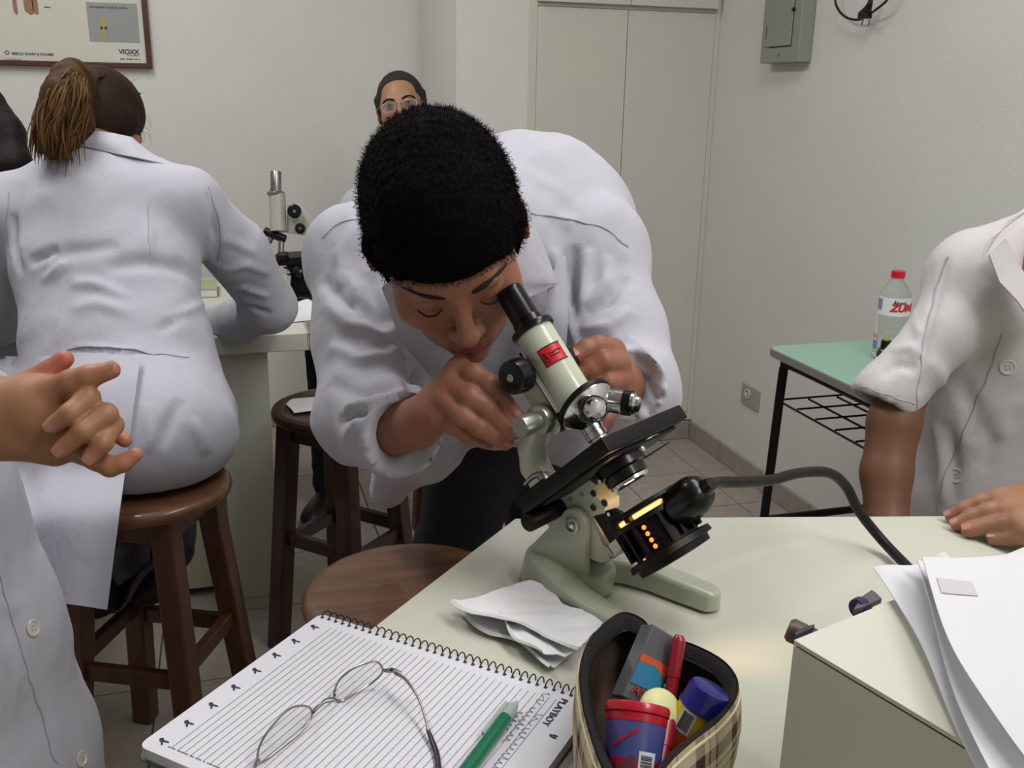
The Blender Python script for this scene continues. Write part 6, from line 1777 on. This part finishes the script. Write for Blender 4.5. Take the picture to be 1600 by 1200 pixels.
ARV = ar.mesh(.005)
# hand lying on the table
hd_ = Sdf()
def OZ(px, py, h): return onz(px, py, TZ+h)
kn = [OZ(1560, 782, .036), OZ(1575, 796, .036), OZ(1592, 814, .034), OZ(1612, 832, .030)]
Wr = OZ(1665, 770, .05)
pgr = Sdf()
for k_, r_2 in zip(kn, (.0135, .0135, .013, .0125)): pgr.cap(Wr, k_, .024, r_2, k=.012)
pgr.cap(kn[0], kn[3], .0125, .012, k=.01)
hd_.grp(pgr, k=.004)
fsP = [([kn[0], OZ(1532, 786, .030), OZ(1508, 796, .020), OZ(1487, 806, .0085)], [.0122, .0112, .0100, .0084]),
       ([kn[1], OZ(1545, 800, .030), OZ(1520, 808, .020), OZ(1496, 819, .0085)], [.0125, .0114, .0102, .0086]),
       ([kn[2], OZ(1575, 818, .028), OZ(1545, 822, .018), OZ(1514, 829, .0088)], [.0125, .0114, .0102, .0088]),
       ([kn[3], OZ(1600, 836, .024), OZ(1578, 840, .015), OZ(1554, 842, .0082)], [.0115, .0104, .0096, .0082]),
       ([Wr, OZ(1640, 830, .03), OZ(1622, 850, .015)], [.018, .013, .010])]
for P, r in fsP:
    q = Sdf(); q.chain(P, r, k=.003); hd_.grp(q, k=.002)
hd_.chain([Wr, U(1800, 720, 1.22)], [.026, .034], k=.01)
HRr = hd_.mesh(.0026, smooth=1)
fb = b.mesh(.012); fh = head_sdf(hdr, neck=rneck).mesh(.007)
nA = len(ARV[0]); nB = len(HRr[0])
def colr(V):
    C = np.tile(c3(150, 110, 84), (len(V), 1))*(1+.08*sinnoise(V, 14, 19, 3)[:, None])
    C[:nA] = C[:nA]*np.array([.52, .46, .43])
    for P, r in fsP:
        for cpt, w, rr_ in ((P[-1], .35, .014), (P[0], .15, .014), (P[1], .25, .009)):
            d = np.linalg.norm(V[nA:nA+nB]-cpt, axis=1); m = (np.exp(-(d/rr_)**2)*w)[:, None]
            C[nA:nA+nB] = C[nA:nA+nB]*(1-m)+c3(170, 104, 88)*m
    return C
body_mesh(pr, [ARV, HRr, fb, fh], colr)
for P, r in fsP[:4]: nail(pr, P[-2], P[-1], Z3+nrm(CP-P[-1])*.35, r[-1])
hr = Sdf(); hr.ell(hdr.p(0, -.016, .036), (.082, .1, .094), hdr.ax, k=.01); hr.box(hdr.p(0, .128, -.05), (.12, .07, .12), hdr.ax, rr=.03, k=.008, sub=True)
V, Q = hr.mesh(.007); mk('hair', V, Q, M['hair_black'], pr, True)
c = Sdf()
c.chain([U(1655, 480, 1.47), U(1628, 570, 1.50), U(1630, 760, 1.53), U(1640, 1000, 1.6)], [.130, .148, .152, .17], k=.05)
c.cap(U(1600, 450, 1.46), U(1522, 440, 1.43), .085, .062, k=.05).cap(U(1720, 370, 1.45), U(1530, 425, 1.43), .065, .055, k=.05)
c.chain([U(1530, 520, 1.46), U(1520, 640, 1.49), U(1515, 760, 1.52), U(1515, 900, 1.56)], [.080, .085, .095, .10], k=.05)
cuf = U(1389, 618, 1.40)
c.chain([U(1516, 445, 1.42), U(1474, 518, 1.40), cuf], [.060, .044, .047], k=.020)
cax = nrm(cuf-U(1450, 520, 1.40))
c.cap(cuf, cuf+cax*.05, .049, .051, k=.01)
c.box(cuf+cax*.168, (.15, .12, .12), (cax, nrm(np.cross(cax, Z3)), nrm(np.cross(cax, np.cross(cax, Z3)))), rr=.001, k=.002, sub=True)
c.cap(cuf-cax*.004, cuf+cax*.1, .035, .040, k=.002, sub=True)
c.chain([U(1760, 420, 1.42), U(1860, 600, 1.35), U(1790, 730, 1.24)], [.08, .065, .05], k=.04)
c.cap(rneck+Z3*.06-Yh*.02, U(1660, 420, 1.36), .062, .055, k=.01, sub=True)
rf = [([(1475, 400), (1455, 470), (1445, 540), (1437, 620)], .006, -.008), ([(1370, 590), (1400, 570), (1435, 575)], .008, -.010), ([(1390, 545), (1420, 540), (1440, 560)], .008, .010),
      ([(1420, 480), (1432, 520), (1440, 560)], .007, .006), ([(1500, 590), (1520, 640), (1515, 690)], .016, -.008), ([(1445, 560), (1475, 590), (1500, 650)], .012, .007),
      ([(1530, 650), (1550, 690), (1530, 740)], .012, -.005), ([(1450, 660), (1465, 720), (1462, 790)], .010, .008), ([(1480, 660), (1490, 720), (1485, 790)], .010, -.007),
      ([(1540, 440), (1520, 480), (1530, 530)], .02, .006), ([(1600, 620), (1570, 640), (1560, 690)], .014, .005)]
V, Q = cloth_shell(c, .0068, rf, .0028, 4, 71)
crm = mk('short_sleeved_coat', V, Q, M['coat2'], pr, True)
seam_on(crm, V, Q, [(1476, 398), (1462, 440), (1449, 500), (1441, 560), (1436, 610), (1434, 650)], .0010)
seam_on(crm, V, Q, [(1566, 520), (1540, 590), (1512, 660), (1488, 715), (1468, 765), (1462, 800)], .0010)
seam_on(crm, V, Q, [(1343, 603), (1370, 612), (1400, 622), (1432, 632)], .0008)
button_on(crm, V, Q, 1574, 576, .0115); button_on(crm, V, Q, 1495, 740, .0115)
flap('collar', [[U(1532, 410, 1.30), U(1558, 362, 1.33)], [U(1540, 380, 1.31), U(1575, 350, 1.33)], [U(1575, 345, 1.33), U(1610, 325, 1.36)], [U(1605, 325, 1.36), U(1640, 300, 1.40)]], crm, 'coat2', bulge=.004)
flap('lapel', [[U(1546, 398, 1.305), U(1572, 372, 1.33)], [U(1562, 440, 1.30), U(1590, 410, 1.33)], [U(1590, 470, 1.295), U(1610, 440, 1.33)], [U(1625, 520, 1.295), U(1650, 480, 1.32)]], crm, 'coat2', bulge=.004)
tt = Sdf()
for dx in (-.09, .09): tt.chain([pelr, np.array([pelr[0]+dx, pelr[1], .5]), np.array([pelr[0]+dx, pelr[1], .1])], [.12, .08, .06], k=.03)
V, Q = tt.mesh(.014); mk('trousers', V, Q, M['trousers'], pr, True)
for dx in (-.09, .09): shoe(pr, np.array([pelr[0]+dx, pelr[1], 0]), (-.3, -1))
# ------------------------------------------------------------------ rear microscope on the bench
mz = 3.08
def RM(px, py, z=mz): return U(px, py, z)
o0 = onz(462, 468, BZ)
mr = thing('rear_microscope', 'upright microscope with a silver eyepiece on the back bench', 'microscope', o0)
zc = float(proj(o0)[0][2])
def Rm(px, py, dz=0): return U(px, py, zc+dz)
M['rear_grey'] = mat('rear_enamel', (160, 160, 148), .35)
vup = Z3
t0 = Rm(432, 378)
def vert(px, py): 
    return Rm(px, py)
MB().cyl(Rm(431, 303), Rm(431, 268), .0165, 28, bev=.002).build('eyepiece', M['steel'], mr, True)
MB().lathe(Rm(431, 305), Z3, [(0, .024), (.004, .026), (.010, .026), (.014, .018), (.02, .017)], 30).build('tube_collar', M['steel'], mr, True)
MB().cyl(Rm(435, 362), Rm(433, 304), .025, 30).build('tube', M['rear_grey'], mr, True)
MB().prism([Rm(449, 320, .01), Rm(468, 319, .01), Rm(482, 332, .01), Rm(492, 348, .01), Rm(478, 368, .01), Rm(448, 364, .01)], nrm(ray(460, 340)), .035, .002).build('arm_head', M['rear_grey'], mr, True)
MB().prism([Rm(478, 345, .02), Rm(500, 350, .02), Rm(520, 390, .02), Rm(516, 425, .02), Rm(494, 430, .02), Rm(496, 390, .02)], nrm(ray(490, 380)), .03, .002).build('arm', M['rear_grey'], mr, True)
for (px, py, r) in ((460, 330, .021), (469, 357, .016)):
    p = Rm(px, py, -.03); d = nrm(CP-p); k = MB().lathe(p-d*.02, d, [(0, r*.9), (.003, r), (.014, r), (.018, r*.8), (.0185, r*.01)], 28).build('focus_knob', M['bakelite'], mr, True)
    MB().cyl(p-d*.003, p+d*.001, r*.22, 12).build('knob_screw', M['steel'], k, True)
MB().cyl(Rm(413, 361), Rm(446, 374), .013, 20, bev=.003).build('nosepiece', M['blackmetal'], mr, True)
MB().cyl(Rm(424, 372), Rm(416, 385), .008, 16).build('objective', M['steel'], mr, True)
MB().cyl(Rm(440, 374), Rm(439, 394), .009, 16).build('objective', M['steel'], mr, True)
st_ = Rm(464, 403); MB().frame(st_, nrm(Rm(480, 402)-st_), nrm(np.cross(Z3, nrm(Rm(480, 402)-st_))), Z3, .07, .06, .012, .003).build('stage', M['blackmetal'], mr)
MB().cyl(Rm(434, 402, -.06), Rm(450, 400, -.06), .014, 18, bev=.002).build('stage_drum', M['blackmetal'], mr, True)
MB().cyl(Rm(460, 412, -.02), Rm(462, 428, -.02), .026, 24).build('condenser', M['blackmetal'], mr, True)
MB().tube([Rm(444, 418, -.05), Rm(450, 424, -.06), Rm(454, 430, -.05)], [.004, .005, .003], 8).build('mirror_fork', M['chrome'], mr, True)
p = Rm(467, 427, -.05); d = nrm(CP-p); MB().lathe(p-d*.02, d, [(0, .013), (.016, .013), (.018, .006), (.0185, .001)], 20).build('side_knob', M['bakelite'], mr, True)
MB().prism([Rm(455, 428), Rm(496, 420), Rm(512, 466), Rm(452, 462)], nrm(ray(470, 440)), .05, .004).build('column', M['blackmetal'], mr)
bs_ = Sdf(); bs_.box(o0+Z3*.012, (.06, .075, .012), (Xh, Yh, Z3), rr=.006, k=.01); V, Q = bs_.mesh(.004); mk('base', V, Q, M['blackmetal'], mr, True)

# crumpled cloth and papers on the bench
def crump(c, sx, sy, h, seed, rot=0.0):
    r = np.random.default_rng(seed); ks = r.normal(size=(6, 2))*5; ph = r.uniform(0, 6, 6)
    def fn(u, v):
        a, b = (u-.5)*sx, (v-.5)*sy; n = sum(abs(math.sin(ks[i][0]*u+ks[i][1]*v+ph[i])) for i in range(6))/6
        e = min(u, v, 1-u, 1-v)*2
        return (c[0]+a*math.cos(rot)-b*math.sin(rot), c[1]+a*math.sin(rot)+b*math.cos(rot), c[2]+.003+h*(e**.5)*(.4+n))
    return fn
cp_ = onz(472, 488, BZ)
o = MB().grid(crump((cp_[0]+.01, cp_[1]-.035, BZ), .18, .16, .035, 4, .3), 26, 26, .002).build('crumpled_cloth', M['white'], None, True); tag(o, 'crumpled white cloth on the back bench below the rear microscope', 'cloth')
q = onz(334, 462, BZ)
bt = thing('bench_book', 'small pale green book lying on the bench behind the woman\'s elbow', 'book', q)
MB().box((q[0]-.10, q[1]-.03, BZ+.001), (q[0]+.012, q[1]+.14, BZ+.003)).box((q[0]-.10, q[1]-.03, BZ+.025), (q[0]+.012, q[1]+.14, BZ+.027)).build('cover', mat('book_green', (150, 160, 120), .6), bt)
MB().box((q[0]-.098, q[1]-.028, BZ+.003), (q[0]+.010, q[1]+.138, BZ+.025)).build('pages', M['white'], bt)

# ------------------------------------------------------------------ bottles on the student desk
dz = DZ
bp = onz(1386, 560, dz)
M['bottle'] = mat('clear_bottle', (225, 232, 228), .06, trans=.82, ior=1.15)
M['liquid'] = mat('clear_liquid', (222, 228, 222), .05, trans=.9, ior=1.1)
M['redcap'] = mat('red_cap', (196, 20, 44), .35)
bzc = float(proj(bp)[0][2])
topz = U(1398, 416, bzc)[2]
hB = topz-dz
bt = thing('alcohol_bottle', 'clear plastic bottle with a red cap and red lettering on the green desk', 'bottle', bp)
rB = .040
MB().lathe(bp+Z3*.001, Z3, [(0, rB*.85), (.006, rB), (hB*.30, rB), (hB*.36, rB*.94), (hB*.42, rB), (hB*.66, rB), (hB*.74, rB*.93), (hB*.82, rB*.70), (hB*.88, rB*.42), (hB*.91, rB*.36), (hB*.93, rB*.36)], 40).build('bottle_body', M['bottle'], bt, True)
MB().lathe(bp+Z3*hB*.925, Z3, [(0, rB*.40), (.001, rB*.44), (hB*.068, rB*.42), (hB*.075, rB*.38)], 28).build('cap', M['redcap'], bt, True)
tc2 = nrm(np.array([CP[0]-bp[0], CP[1]-bp[1], 0])); sc2 = np.cross(Z3, tc2)
if proj(bp+sc2*.01)[0][0] < proj(bp)[0][0]: sc2 = -sc2
def bpt(w, z, e=.0006): return bp+Z3*z+(tc2*math.cos(w)+sc2*math.sin(w))*(rB+e)
MB().grid(lambda u, v: bpt(-1.25+2.75*u, hB*(.52+.20*v)*1.0+.0, .0003), 24, 2, .0003).build('label', mat('white_label', (226, 226, 226), .4), bt, True)
def wrap_text(txt, size, w0, z0, m, shear=0.0, bold=0.0, name='label_print', sx=1.0):
    o = font_obj(name, txt, size, m, None, (0, 0, 0), (1, 0, 0), (0, 1, 0), shear=shear, bold=bold, depth=.0001)
    me = o.data; V = np.array([v.co[:] for v in me.vertices]); bm = bmesh.new(); bm.from_mesh(me)
    bmesh.ops.subdivide_edges(bm, edges=[e for e in bm.edges if e.calc_length() > size*.2], cuts=2)
    Vn = [bpt(w0+v.co.x*sx/rB, z0+v.co.y, .0011+v.co.z) for v in bm.verts]; bm.verts.index_update(); Fn = [[v.index for v in f.verts] for f in bm.faces]; bm.free()
    bpy.data.objects.remove(o); return mk(name, Vn, Fn, m, bt)
rdl = mat('label_red', (214, 24, 34), .45)
wrap_text('Álcool', .012, -.05, hB*.655, M['navy'], bold=.0003)
wrap_text('ZUMBI', .026, -.20, hB*.575, rdl, shear=.25, bold=.0012)
MB().grid(lambda u, v: bpt(-1.2+.42*u, hB*(.575+.12*v), .0009), 6, 2, .0003).build('blue_panel', mat('pale_blue', (130, 138, 176), .5), bt)
MB().grid(lambda u, v: bpt(-1.3+.5*u, hB*(.24+.05*v), .0005), 6, 2, .0003).build('red_band', mat('pink_band', (222, 130, 140), .5), bt)
MB().grid(lambda u, v: bpt(-1.3+.5*u, hB*(.12+.10*v), .0005), 6, 2, .0003).build('blue_band', mat('blue_band', (120, 124, 170), .5), bt)
# dropper bottle
dp_ = onz(1372, 585, dz); dzc = float(proj(dp_)[0][2]); hD = U(1382, 514, dzc)[2]-dz
db_ = thing('dropper_bottle', 'small brown dropper bottle with a white label in front of the clear bottle', 'bottle', dp_)
dp_ = onz(1378, 585, dz)
M['amber'] = mat('amber_glass', (44, 24, 14), .12, coat=.6)
rD = .0195
MB().lathe(dp_+Z3*.001, Z3, [(0, rD*.9), (.003, rD), (hD*.52, rD), (hD*.60, rD*.8), (hD*.64, rD*.5), (hD*.66, rD*.5)], 30).build('glass_body', M['amber'], db_, True)
MB().lathe(dp_+Z3*(.001+hD*.22), Z3, [(0, rD*1.02), (hD*.20, rD*1.02)], 30).build('white_label', M['white'], db_, True)
MB().lathe(dp_+Z3*hD*.64, Z3, [(0, rD*.62), (hD*.16, rD*.60), (hD*.17, rD*.5)], 24).build('black_collar', M['black'], db_, True)
MB().lathe(dp_+Z3*hD*.80, Z3, [(0, rD*.34), (hD*.02, rD*.30), (hD*.17, rD*.30), (hD*.20, rD*.2)], 20).build('rubber_bulb', mat('bulb_rubber', (176, 166, 120), .6), db_, True)
# white sheet standing against the wall
a, b_, c_, d_ = onx(1288, 531, 1.745), onx(1362, 525, 1.745), onx(1371, 482, 1.80), onx(1296, 476, 1.80)
a[2] = b_[2] = dz+.001; c_[0] = d_[0] = 1.812
o = MB().prism([a, np.array([1.745, 1.95, dz+.001]), np.array([1.812, 1.95, d_[2]]), np.array([1.812, b_[1]-.0, d_[2]])][::1] if False else [np.array([1.752, 2.17, dz+.001]), np.array([1.752, 1.86, dz+.001]), np.array([1.816, 1.86, dz+.115]), np.array([1.816, 2.17, dz+.115])], nrm([-1, 0, .5]), .0012).build('paper_sheet', M['wall'], None)
tag(o, 'pale sheet of board leaning on the right wall behind the clear bottle', 'paper')
